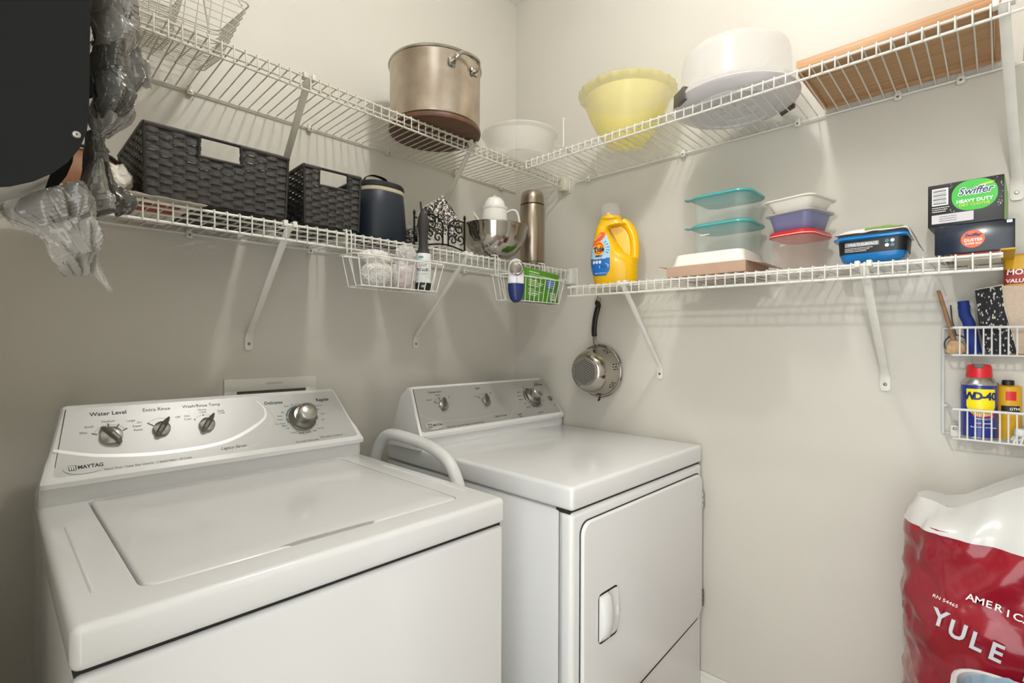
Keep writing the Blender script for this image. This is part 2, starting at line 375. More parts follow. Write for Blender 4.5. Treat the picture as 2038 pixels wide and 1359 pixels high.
MB().prism([(gx0, ly0+.008), (gx0+.02, ly0-.0005), (gx1-.01, ly0-.0005), (gx1, ly0+.006), (gx1-.02, ly0+.010), (gx0+.03, ly0+.013)], Matrix.Translation((0, 0, dk-.001)), .0027).build('finger_grip', M_silver, lo)
# raised side beads on the cover
for sx in (-1, 1): MB().tube([(sx*(W-.03), .09, dk-.0008), (sx*(W-.03), .42, dk-.0008)], .0028, 8).build('bead', M_app, wr)
# console
py0, pz0, py1, pz1 = -.235-yo, .977-FZ, -.155-yo, 1.1017-FZ
con = console(wr, -1.553-WX, -.874-WX, .036, .042, -.220-yo, dk-.002, (py0, pz0), (py1, pz1), None, .05)
PL = sqrt((py1-py0)**2+(pz1-pz0)**2); PV = V((0, (py1-py0)/PL, (pz1-pz0)/PL)); PN = V((0, -PV.z, PV.y))
MP = frame((1,0,0), PV, PN, (-WX, py0, pz0))           # panel coords: world x, distance up the slope
def cv(x, t): return (x+t/.161*(-.002-.010*(x+1.5065)/.5897), t*.92)
def cvl(pts): return [cv(*p) for p in pts]
def onp(MPx, x, t, h=0):
    if MPx is MP: x, t = cv(x, t)
    return MPx @ Matrix.Translation((x, t, h))
def panel_poly(bl, br, tr_, tl_, r=.008):
    return [(bl[0]+r, bl[1]), (br[0]-r, br[1]), (br[0]-.001, br[1]+r*.5), tr_, tl_, (bl[0]+.001, bl[1]+r*.5)]
pp = cvl(panel_poly((-1.534, .001), (-.889, .001), (-.9165, .160), (-1.507, .160)))
pan = MB().prism(pp, MP, .0016).build('control_panel', M_silver, wr)
MB().prism([(p[0]+(-.0012 if p[0] < -1.2 else .0012), p[1]-(.0012 if p[1] < .05 else -.0006)) for p in pp], MP @ Matrix.Translation((0, 0, -.0006)), .001).build('panel_gasket', M_dark, wr)
H = .0018
# bright curved stripe
sw = bez([(-1.531, .064, 0), (-1.459, .0395, 0), (-1.347, .0268, 0), (-1.224, .0360, 0), (-1.133, .082, 0), (-1.1165, .117, 0), (-1.131, .146, 0)], 8)
strip([(p.x, p.y) for p in sw], [.0062+.002*sin(pi*i/len(sw)) if i < len(sw)*.62 else max(.0012, .007*(1-(i/len(sw)-.62)*2.4)) for i in range(len(sw))], MP, H).build('stripe', M_swoosh, pan, fix=False)
sw = bez([(-1.20, .005, 0), (-1.135, .03, 0), (-1.101, .078, 0), (-1.106, .11, 0), (-1.122, .138, 0)], 8)
strip([(p.x, p.y) for p in sw], .004, MP, H).build('stripe', M_swooshd, pan, fix=False)
for (x, t, ang, L) in ((-1.4382, .0830, 128, .026), (-1.3473, .0880, 58, .030), (-1.2565, .0870, 56, .031)):
    knob_pointer(wr, onp(MP, x, t, .0016), .0195 if x < -1.4 else .0165, R(ang), L)
    strip(arc(x, t, .030, 25 if x < -1.4 else 45, 155 if x < -1.4 else 140, 14), .0006, MP, H).build('dial_arc', M_inkl, pan, fix=False)
def ticks(x, t, angs, r0_, r1_, w_, m_=M_inkl, par=None, MM=None):
    for a in angs:
        strip([(x+r0_*cos(R(a)), t+r0_*sin(R(a))), (x+r1_*cos(R(a)), t+r1_*sin(R(a)))], w_, MM or MP, H).build('tick', m_, par or pan, fix=False)
ticks(-1.4382, .083, (30, 62, 95, 160), .024, .034, .0028)
ticks(-1.3473, .088, (140,), .018, .032, .003); ticks(-1.2565, .087, (95, 140), .027, .032, .002)
T = lambda s, x, t, size, m=M_ink, **k: txt(s, size, onp(MP, x, t, H), m, pan, **k)
T('Water Level', -1.438, .1425, .0125, bold=.0002); T('Extra Rinse', -1.350, .1435, .0115); T('Wash/Rinse Temp', -1.258, .1445, .0108)
for s, x, t in (('Mini', -1.483, .098), ('Small', -1.473, .112), ('Medium', -1.440, .122), ('Large', -1.401, .119), ('Super', -1.391, .1035), ('Reset', -1.390, .093), ('On', -1.386, .112), ('Off', -1.312, .117), ('Hot', -1.293, .118), ('Cold', -1.293, .109), ('Warm', -1.259, .132), ('Cold', -1.259, .125), ('Cold', -1.220, .125), ('Cold', -1.219, .1185)):
    T(s, x, t, .0072, M_inkl)
T('Delicates', -1.090, .1355, .0125, bold=.0002); T('Regular', -.955, .133, .0125, bold=.0003)
T('Wrinkle Control', -.966, .0115, .0095, M_inkl); T('Pull to Start  Push to Stop', -1.034, .0068, .0058)
T('Heavy Duty / Super Size Capacity / 2 Speed Select / 18 Cycles', -1.378, .0055, .0062)
T('Legacy Series', -1.211, .0175, .0105, shear=.45)
bd = MB().prism(cvl(ellipse(-1.485, .0172, .0335, .0155)), MP @ Matrix.Translation((0,0,.001)), .0022).build('brand_badge', M_silver, pan)
MB().prism(cvl(rrect(-1.5105, -1.4985, .0115, .0235, .0015, 2)), MP @ Matrix.Translation((0,0,.0032)), .0002).build('logo', M_green, bd)
for k in range(3): strip([(-1.5090+k*.0034, .0218), (-1.5075+k*.0034, .0132)], .0017, MP, .0036).build('logo_bar', M_white, bd, fix=False)
strip([(-1.5095, .0212), (-1.5005, .0212)], .0016, MP, .0036).build('logo_bar', M_white, bd, fix=False)
txt('MAYTAG', .0105, onp(MP, -1.4765, .0172, .0034), M_ink, bd, bold=.0003, sx=.95)
# timer dial with printed ring
DX_, DT_ = -1.0279, .0790
timer_dial(wr, onp(MP, DX_, DT_, .0016), .0345)
M_teal = mat('teal_print', '#4f7078', .5, var=.1)
for a0, a1, m_ in ((100, 168, M_teal), (172, 196, M_teal), (-12, 30, M_inkl), (215, 330, M_swooshd)):
    strip(arc(DX_, DT_, .0405, a0, a1, 12), .0042, MP, H).build('dial_arc', m_, pan, fix=False)
ticks(DX_, DT_, range(0, 360, 20), .0435, .0455, .001, M_ink)
for s, a, rr_ in (('Off', 150, .054), ('Rinse', 165, .058), ('Wash', 178, .058), ('Pre Wash', 192, .062), ('Off', 215, .056), ('Heavy', 235, .060), ('Rinse', 255, .056), ('Wash', 275, .054), ('Light', 293, .055), ('Normal', 312, .060), ('Off', 345, .056), ('Soak', 8, .060), ('Off', 28, .056), ('Perm Press', 38, .066), ('Light', 56, .056), ('Normal', 72, .054), ('Rinse', 90, .053), ('Off', 108, .055), ('Heavy', 122, .058)):
    T(s, DX_+rr_*cos(R(a)), DT_+rr_*sin(R(a))*.86, .0062, M_inkl)
T('Start', DX_-.052, DT_-.018, .007)

# --- dryer
DXc = -.358; dyo = -.8545
dr, W, D, dk, sm = machine('tumble_dryer', 'white front-loading dryer with closed door beside the right wall', 'dryer', -.703, -.013, -.8545, .9165, .8605, -.085)
MB().rbox(-W+.003, W-.003, .040, D, .02, sm-.004, .005, 2).build('cabinet', M_app, dr)
for sx in (-1, 1):
    for y in (.07, D-.05): MB().lathe([(.018, 0), (.018, .012), (.008, .014), (.008, .03)], 16).disc(.018, 0, 16).build('foot', M_blackp, dr, (sx*(W-.05), y, 0))
bm = bmesh.new(); bmesh.ops.create_cube(bm, size=1)
for q in bm.verts: q.co = V((q.co.x*2*W, D/2+q.co.y*D, sm+(dk-sm)*(q.co.z+.5)))
bmesh.ops.bevel(bm, geom=bm.edges[:], offset=.010, segments=4, affect='EDGES', profile=.5)
MB().bm(bm).build('top_cover', M_app, dr, ang=30)
MB().box(-W+.0045, W-.0045, .0105, .05, sm-.008, sm+.004).build('seam', M_dark, dr)
# front frame: one sheet around the door opening
fx0, fx1, fz0, fz1 = -W+.001, W-.001, .025, sm-.005
dx0, dx1, dz0, dz1 = -.672-DXc, -.032-DXc, .30-FZ+.0, .829-FZ
opn = rrect(dx0, dx1, dz0, dz1, .035, 6)
fr = MB().rbox(fx0, fx1, .001, .040, fz0, fz1, .012, 4).build('front_panel', M_app, dr)
RX = Matrix(((1,0,0,0),(0,0,-1,0),(0,1,0,0),(0,0,0,1)))   # (x,y)->(x, -h, z)
door_poly = [(-.672-DXc+.0, .36-FZ), (-.665-DXc, .30-FZ)]
# door outline: square with the lower right corner cut on a long slant as in the photo
dpoly = []
for cx_, cz_, a in ((dx1-.03, dz1-.03, 0), (dx0+.03, dz1-.03, 90)):
    for k in range(7): t = R(a+90*k/6); dpoly.append((cx_+.03*cos(t), cz_+.03*sin(t)))
dpoly += [(dx0, .20), (dx0+.01, .185), (-.56-DXc, .20), (-.449-DXc, .305), (-.11-DXc, .342), (-.052-DXc, .352), (-.036-DXc, .362), (dx1, .385)]
dpoly = []
for cx_, cz_, a in ((dx1-.03, dz1-.03, 0), (dx0+.03, dz1-.03, 90), (dx0+.03, .30, 180), (dx1-.03, .335+.03-.004, 270)):
    for k in range(7): t = R(a+90*k/6); dpoly.append((cx_+.03*cos(t), cz_+.03*sin(t)))
MB().prism([((p[0]-0)*1.0+(.0028 if p[0] > 0 else -.0028), p[1]+(.0028 if p[1] > .5 else -.0165)) for p in dpoly], RX, .0014).build('door_gap', M_dark, dr)
bm = bmesh.new(); vv = [bm.verts.new((p[0], -.0012, p[1])) for p in dpoly]; f = bm.faces.new(vv)
ex = bmesh.ops.extrude_face_region(bm, geom=[f]); 
for q in [e for e in ex['geom'] if isinstance(e, bmesh.types.BMVert)]: q.co.y -= .009
bm.faces.ensure_lookup_table(); fe = [e for e in bm.edges if all(abs(q.co.y+.0102) < 1e-6 for q in e.verts)]
bmesh.ops.bevel(bm, geom=fe, offset=.004, segments=3, affect='EDGES', profile=.5)
door = MB().bm(bm).build('door', M_app, dr, ang=40)
# recessed pull handle
hx0, hx1, hz0, hz1 = -.6125-DXc, -.5295-DXc, .527-FZ, .645-FZ
hp = rrect(hx0, hx1, hz0, hz1, .014, 5)
MB().prism([(p[0]*1.0+(.0012 if p[0] > (hx0+hx1)/2 else -.0012), p[1]+(.0012 if p[1] > (hz0+hz1)/2 else -.0012)) for p in hp], RX @ Matrix.Translation((0,0,.0095)), .0012).build('handle_gap', M_dark, door)
hm = MB(); secs = []
yh = -.0102
for k in range(15):
    t = k/14; z = hz0+.004+(hz1-hz0-.008)*t; e = min(1, sin(pi*t)**.45+.02)
    secs.append([(hx0+.002, yh, z), (hx0+.003, yh-.010*e, z), (hx0+.012, yh-.019*e, z), (hx0+.030, yh-.021*e, z), (hx0+.038, yh-.017*e, z), (hx0+.040, yh-.004*e, z), (hx0+.055, yh-.001, z), (hx1-.014, yh-.001, z), (hx1-.006, yh-.007*e, z), (hx1-.002, yh-.006*e, z), (hx1-.001, yh, z)])
hm.loft(secs).build('handle', M_appp, door, ang=50)
for z in (.743-FZ, .428-FZ): hinge(dr, dx1+.0085, -.0075, z, .052)
# drum-side seam and dents on the side panel
MB().box(-W+.0022, -W+.004, .0390, .0400, .03, sm-.006).build('side_seam', M_inkl, dr)
# dryer console
dpy0, dpz0, dpy1, dpz1 = -.285-dyo, .967-FZ, -.19-dyo, 1.093-FZ
console(dr, -.719-DXc+.006, -.014-DXc, .036, .018, -.280-dyo, dk-.002, (dpy0, dpz0), (dpy1, dpz1), None, .055)
PLd = sqrt((dpy1-dpy0)**2+(dpz1-dpz0)**2); PVd = V((0, (dpy1-dpy0)/PLd, (dpz1-dpz0)/PLd)); PNd = V((0, -PVd.z, PVd.y))
MD = frame((1,0,0), PVd, PNd, (-DXc, dpy0, dpz0))
pp = panel_poly((-.7035, .001), (-.026, .001), (-.0415, .157), (-.671, .157))
pd = MB().prism(pp, MD, .0016).build('control_panel', M_silverd, dr)
MB().prism([(p[0]+(-.0012 if p[0] < -.3 else .0012), p[1]-(.0012 if p[1] < .05 else -.0006)) for p in pp], MD @ Matrix.Translation((0, 0, -.0006)), .001).build('panel_gasket', M_dark, dr)
sw = bez([(-.690, .062, 0), (-.640, .040, 0), (-.573, .028, 0), (-.443, .026, 0), (-.345, .040, 0), (-.30, .07, 0)], 8)
strip([(p.x, p.y) for p in sw], [.010*(1-.85*i/len(sw)) for i in range(len(sw))], MD, H).build('stripe', M_swooshd, pd, fix=False)
sw = bez([(-.335, .003, 0), (-.285, .03, 0), (-.246, .06, 0), (-.232, .09, 0)], 8)
strip([(p.x, p.y) for p in sw], .005, MD, H).build('stripe', M_swooshd, pd, fix=False)
knob_pointer(dr, onp(MD, -.5853, .086, .0016), .0175, R(62), .030); knob_pointer(dr, onp(MD, -.3956, .083, .0016), .0165, R(65), .032)
for x in (-.5853, -.3956):
    strip(arc(x, .085, .031, 45, 150, 14), .0007, MD, H).build('dial_arc', M_ink, pd, fix=False); ticks(x, .085, (95, 145) if x < -.5 else (140,), .021, .034, .0028, M_ink, pd, MD)
timer_dial(dr, onp(MD, -.152, .079, .0016), .0345)
for a0, a1 in ((120, 190), (235, 340), (85, 112)): strip(arc(-.152, .079, .0405, a0, a1, 12), .004, MD, H).build('dial_arc', M_ink, pd, fix=False)
ticks(-.152, .079, range(0, 360, 20), .044, .0465, .0012, M_ink, pd, MD)
TD = lambda s, x, t, size, m=M_ink, **k: txt(s, size, onp(MD, x, t, H), m, pd, **k)
TD('Temperature', -.594, .1395, .0105); TD('Signal', -.404, .1405, .0105); TD('Perm Press', -.078, .1335, .0105, bold=.0003); TD('Regular', -.085, .143, .008)
TD('Off', -.355, .116, .007); TD('On', -.432, .108, .007); TD('Normal', -.63, .112, .0065); TD('Delicate', -.587, .127, .0065); TD('Air', -.545, .117, .0065)
TD('Legacy Series', -.358, .021, .0115, shear=.45); TD('Heavy Duty / Super Size Capacity / Commercial Grade', -.525, .0075, .0072)
TD('Quick', -.262, .016, .009); TD('Dry', -.262, .007, .009); TD('Push to Start', -.145, .012, .006); TD('Start', -.045, .035, .006)
for s, a, rr_ in (('Off', 110, .055), ('Less Dry', 150, .064), ('More Dry', 168, .064), ('Very Dry', 182, .066), ('Cool', 205, .058), ('Damp Dry', 225, .060), ('50', 250, .052), ('40', 268, .052), ('30', 285, .052), ('20', 305, .053), ('Off', 340, .056)):
    TD(s, -.152+rr_*cos(R(a)), .079+rr_*sin(R(a))*.9, .006)
sb = MB().lathe([(.011, 0), (.011, .003), (.009, .004), (.009, .002), (.0005, .002)], 20).build('start_switch', M_chrome, dr); sb.matrix_local = onp(MD, -.052, .066, .0016)
MB().rbox(-.0016, .0016, -.0075, .0075, .002, .009, .001).build('switch_bar', M_chromel, sb)
bd = MB().prism(ellipse(-.648, .0195, .036, .0150), MD @ Matrix.Translation((0,0,.001)), .0022).build('brand_badge', M_silver, pd)
MB().prism(rrect(-.6745, -.6600, .0130, .0262, .0015, 2), MD @ Matrix.Translation((0,0,.0032)), .0002).build('logo', M_blackp, bd)
for k in range(3): strip([(-.6725+k*.004, .0240), (-.671+k*.004, .0150)], .0018, MD, .0036).build('logo_bar', M_white, bd, fix=False)
txt('MAYTAG', .0105, onp(MD, -.6365, .0195, .0034), M_ink, bd, bold=.0003, sx=.9)

# --- bent white tube standing in the gap between the machines
t = thing('bent_tube', 'bent white tube rising from the gap between washer and dryer', 'tube', (-.785, -.37, FZ))
pth = bez([(0, .225, 0), (0, .225, .4), (0, .222, .78), (0, .205, .858), (0, .165, .906), (0, .105, .9215), (0, -.02, .916), (0, -.10, .902), (0, -.155, .872), (0, -.195, .80), (0, -.205, .70), (0, -.205, .4), (0, -.205, 0)], 6)
MB().tube(pth, .0165, 14).build('pipe', M_appp, t)
for y in (.225, -.205): MB().lathe([(.020, 0), (.020, .025), (.0168, .03)], 16).disc(.02, 0, 16).build('end_cap', M_appp, t, (0, y, 0))

# --- supply box on the wall behind the washer
t = thing('supply_box', 'white plastic washer supply box recessed in the back wall', 'outlet box', (-1.037, 0, 1.05))
MB().rbox(-.131, .131, -.006, -.0005, .052, .089, .002).rbox(-.131, -.098, -.006, -.0005, -.11, .056, .002).rbox(.098, .131, -.006, -.0005, -.11, .056, .002).rbox(-.131, .131, -.006, -.0005, -.14, -.10, .002).build('frame', M_trim, t)
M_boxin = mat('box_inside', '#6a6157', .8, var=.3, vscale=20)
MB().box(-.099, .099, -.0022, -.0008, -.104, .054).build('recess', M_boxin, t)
MB().rbox(-.020, .028, -.0072, -.0055, .070, .076, .0008).build('moulded_mark', mat('moulded_mark', '#c9c4b8', .5, var=.05), t)
for x in (-.05, .05): MB().tube([(x, -.004, -.09), (x, -.012, -.06), (x, -.012, -.03)], .009, 10).build('valve', M_chrome, t)

# ------------------------------------------------------------------ upper shelf, back wall
UZ = 1.9145
M_wood = mat('dark_wood', '#684834', .45, var=.35, vscale=5, stretch=(14, 1, 1), bump=.1, bscale=60)
t = thing('wooden_board', 'dark round wooden board under the stock pot', 'wooden board', (-.614, -.226, UZ), .5)
MB().lathe([(.0005, 0), (.138, 0), (.146, .003), (.148, .009), (.147, .015), (.142, .018), (.0005, .018)], 64).build('disc', M_wood, t)
t = thing('stock_pot', 'large dented stainless stock pot with lid on the round wooden board', 'pot', (-.614, -.226, UZ+.0182), .0)
MB().lathe([(.0005, 0), (.138, 0), (.143, .004), (.1445, .012), (.1445, .185), (.1465, .188), (.1465, .192), (.1435, .192)], 72, rf=lambda a, r, z: 1+.004*noise.noise(V((cos(a)*2, sin(a)*2, z*9)))).build('body', M_steel, t)
lidp = MB().lathe([(.1455, .190), (.1495, .1915), (.1500, .196), (.1480, .1995), (.1445, .200), (.139, .197), (.120, .203), (.06, .212), (.0005, .214)], 72).build('lid', M_steelb, t)
def pot_handle(az):
    d = V((cos(az), sin(az), 0)); p = V((-sin(az), cos(az), 0)); r_ = .1435; z0 = .150
    q = lambda s, o, z: d*(r_+o)+p*s+V((0,0,z))
    path = bez([q(-.042, -.002, z0), q(-.043, .012, z0+.001), q(-.041, .024, z0+.010), q(-.030, .034, z0+.020), q(0, .038, z0+.022), q(.030, .034, z0+.020), q(.041, .024, z0+.010), q(.043, .012, z0+.001), q(.042, -.002, z0)], 5)
    MB().tube(path, .0052, 10, flat=(1.0, 1.0)).build('handle', M_steelb, t)
    for s in (-1, 1):
        c = q(s*.042, .001, z0); m = MB()
        m.add([c+p*a+V((0,0,b))+d*o for (a, b, o) in ((-.011, -.013, 0), (.011, -.013, 0), (.013, 0, 0), (.011, .013, 0), (-.011, .013, 0), (-.013, 0, 0), (-.008, -.009, .003), (.008, -.009, .003), (.009, 0, .003), (.008, .009, .003), (-.008, .009, .003), (-.009, 0, .003))],
              [(6,7,8,9,10,11)]+[(k, (k+1) % 6, 6+(k+1) % 6, 6+k) for k in range(6)])
        m.build('handle_plate', M_steelb, t)
pot_handle(atan2(-1.3256-.0, -1.0)+.62); pot_handle(atan2(-1.3256, -1.0)+.62+pi)
M_frost = mat('frosted_plastic', '#efece4', .35, alpha=.26, var=.02)
t = thing('plastic_bowl', 'frosted translucent plastic bowl in the corner of the upper shelf', 'bowl', (-.262, -.272, 1.9125))
MB().lathe([(.0005, .001), (.095, .001), (.106, .006), (.116, .03), (.125, .06), (.131, .080), (.137, .083), (.141, .089), (.139, .094), (.134, .094), (.130, .088), (.122, .060), (.113, .03), (.103, .009), (.0005, .005)], 56).build('bowl_body', M_frost, t)
# nested wire baskets at the left end
M_thin = mat('thin_grey_wire', '#cfcbc0', .4, var=.1, vscale=30)
def wire_tray(label, x0, x1, y0, y1, z0, z1, fl, nl, nw, handle=False, ext=()):
    t = thing('wire_basket', label, 'basket', ((x0+x1)/2, (y0+y1)/2, z0+.0145), 0, 'nested white wire baskets', (R(9), 0, 0))
    X, Y, Hh = (x1-x0)/2, (y1-y0)/2, z1-z0; rw = .0011
    for k in range(nl):
        f = k/(nl-1); e = fl*f; p = rrect(-X-e, X+e, -Y-e, Y+e, .022, 4); z = .0016+Hh*f
        MB().tube([(a, b, z) for a, b in p], rw*(1.8 if k == nl-1 else 1), 6, closed=True).build('ring_wire', M_thin, t)
    def uw(a0, b0, horiz):
        # a U wire under the floor and up the two sides
        if horiz: return [(a0, -Y-fl, Hh), (a0, -Y, 0), (a0, Y, 0), (a0, Y+fl, Hh)]
        return [(-X-fl, a0, Hh), (-X, a0, 0), (X, a0, 0), (X+fl, a0, Hh)]
    for k in range(nw):
        a = -X*.92+1.84*X*k/(nw-1); MB().tube([V(p)+V((0,0,.0012)) for p in uw(a, 0, True)], rw, 5).build('cross_wire', M_thin, t)
    for k in range(int(nw*.8)):
        a = -Y*.9+1.8*Y*k/(int(nw*.8)-1); MB().tube([V(p)+V((0,0,.003)) for p in uw(a, 0, False)], rw, 5).build('cross_wire', M_thin, t)
    if handle:
        MB().tube(bez([(X+fl-.02, -Y-fl, Hh-.01), (X-.005, -Y*.9, Hh+.06), (X-.03, -Y*.3, Hh+.12), (X-.035, Y*.3, Hh+.12), (X-.01, Y*.9, Hh+.06), (X+fl-.02, Y+fl, Hh-.01)], 6), .0026, 8).build('bail_handle', M_wire, t)
    return t
wire_tray('wide white wire basket at the far left of the upper shelf', -1.58, -1.238, -.225, -.060, UZ, 2.040, .042, 10, 14, True)
wire_tray('smaller white wire basket nested inside the wide one on the upper shelf', -1.54, -1.335, -.195, -.085, UZ+.008, 2.035, .022, 9, 11)

# ------------------------------------------------------------------ upper shelf, right wall
RZ = 1.8925
M_yel = mat('translucent_yellow', '#f3e68c', .25, alpha=.44, var=.03, sss=0)
t = thing('scalloped_bowl', 'yellow translucent bowl with a scalloped rim', 'bowl', (-.178, -.672, RZ))
scal = lambda a, r, z: 1+(.012*max(0, (z-.13)/.03)*cos(26*a) if z > .13 else 0)
MB().lathe([(r_*1.065, z_*1.06) for r_, z_ in [(.0005, .002), (.05, .002), (.058, 0), (.062, .003), (.088, .036), (.110, .078), (.125, .116), (.130, .134), (.137, .139), (.1445, .147), (.1475, .154), (.1445, .155), (.135, .146), (.127, .139), (.122, .116), (.107, .078), (.085, .038), (.057, .008), (.0005, .006)]], 156, rf=scal).build('bowl_body', M_yel, t)
t = thing('shelf_divider', 'thin white wire divider standing between the corner bowl and the yellow bowl', 'divider', (-.15, -.47, RZ))
sk = V((-.15, -.036, 0)); 
MB().tube([V((-.148, -.035, .094)), V((-.148, -.035, .0015)), V((.138, .034, .0015)), V((.138, .034, .094))], .002, 8).build('wire', M_wire, t)
for p in ((-.148, -.035, .094), (.138, .034, .094)): MB().lathe([(.0005, -.003), (.003, -.002), (.0036, .001), (.0028, .004), (.0005, .005)], 10).build('tip', M_wire, t, p)
M_cakew = mat('white_cake_lid', '#eeeceb', .2, alpha=.30, var=.01)
M_caket = mat('white_cake_tray', '#e3dfe2', .3, alpha=.80, var=.02)
M_greyp = mat('grey_latch', '#5d5a55', .45, var=.1)
t = thing('cake_carrier', 'white round cake carrier with grey side latches', 'cake carrier', (-.172, -1.012, RZ), .25)
MB().lathe([(.0005, .004), (.06, .004), (.062, .001), (.070, .001), (.072, .006), (.108, .006), (.110, .001), (.118, .001), (.122, .007), (.148, .012), (.160, .020), (.1635, .027), (.1615, .030), (.156, .024), (.12, .012), (.0005, .009)], 72).build('tray', M_caket, t)
MB().lathe([(.1625, .0305), (.1632, .037), (.158, .042), (.147, .044), (.144, .052), (.1405, .135), (.1375, .150), (.130, .159), (.118, .163), (.0005, .164)], 72).build('dome', M_cakew, t)
for k in range(6):
    a = R(60*k+10); MB().rbox(.018, .056, -.002, .002, .0012, .004, .0008).build('rib', M_caket, t, rot=(0, 0, a))
for a in (R(128), R(-52)):
    MB().rbox(.1605, .1665, -.030, .030, .010, .046, .0025).rbox(.150, .1655, -.026, .026, .043, .047, .0015).rbox(.152, .1655, -.022, .022, .012, .0165, .0015).build('latch', M_greyp, t, rot=(0, 0, a))
M_pine = mat('honey_wood', '#c79c74', .5, var=.3, c2='#b4865e', vscale=4, stretch=(4, 1, 60), bump=.08, bscale=50)
M_pine2 = mat('honey_wood_base', '#c39d74', .5, c2='#ad855d', vscale=4, stretch=(60, 1, 4), bump=.08, bscale=50)
t = thing('wooden_tray', 'shallow honey-coloured wooden tray at the right end of the upper shelf', 'tray', (-.143, -1.372, RZ+.0005))
X, Y = .132, .177
MB().rbox(-X, -X+.010, -Y, Y, 0, .029, .0015).build('side_board', M_pine, t); MB().rbox(X-.010, X, -Y, Y, 0, .029, .0015).build('side_board', M_pine, t)
MB().rbox(-X+.0105, X-.0105, -Y, -Y+.010, 0, .029, .0015).build('end_board', M_pine, t); MB().rbox(-X+.0105, X-.0105, Y-.010, Y, 0, .029, .0015).build('end_board', M_pine, t)
MB().box(-X+.0105, X-.0105, -Y+.0105, Y-.0105, .0065, .0105).build('base_board', M_pine2, t)

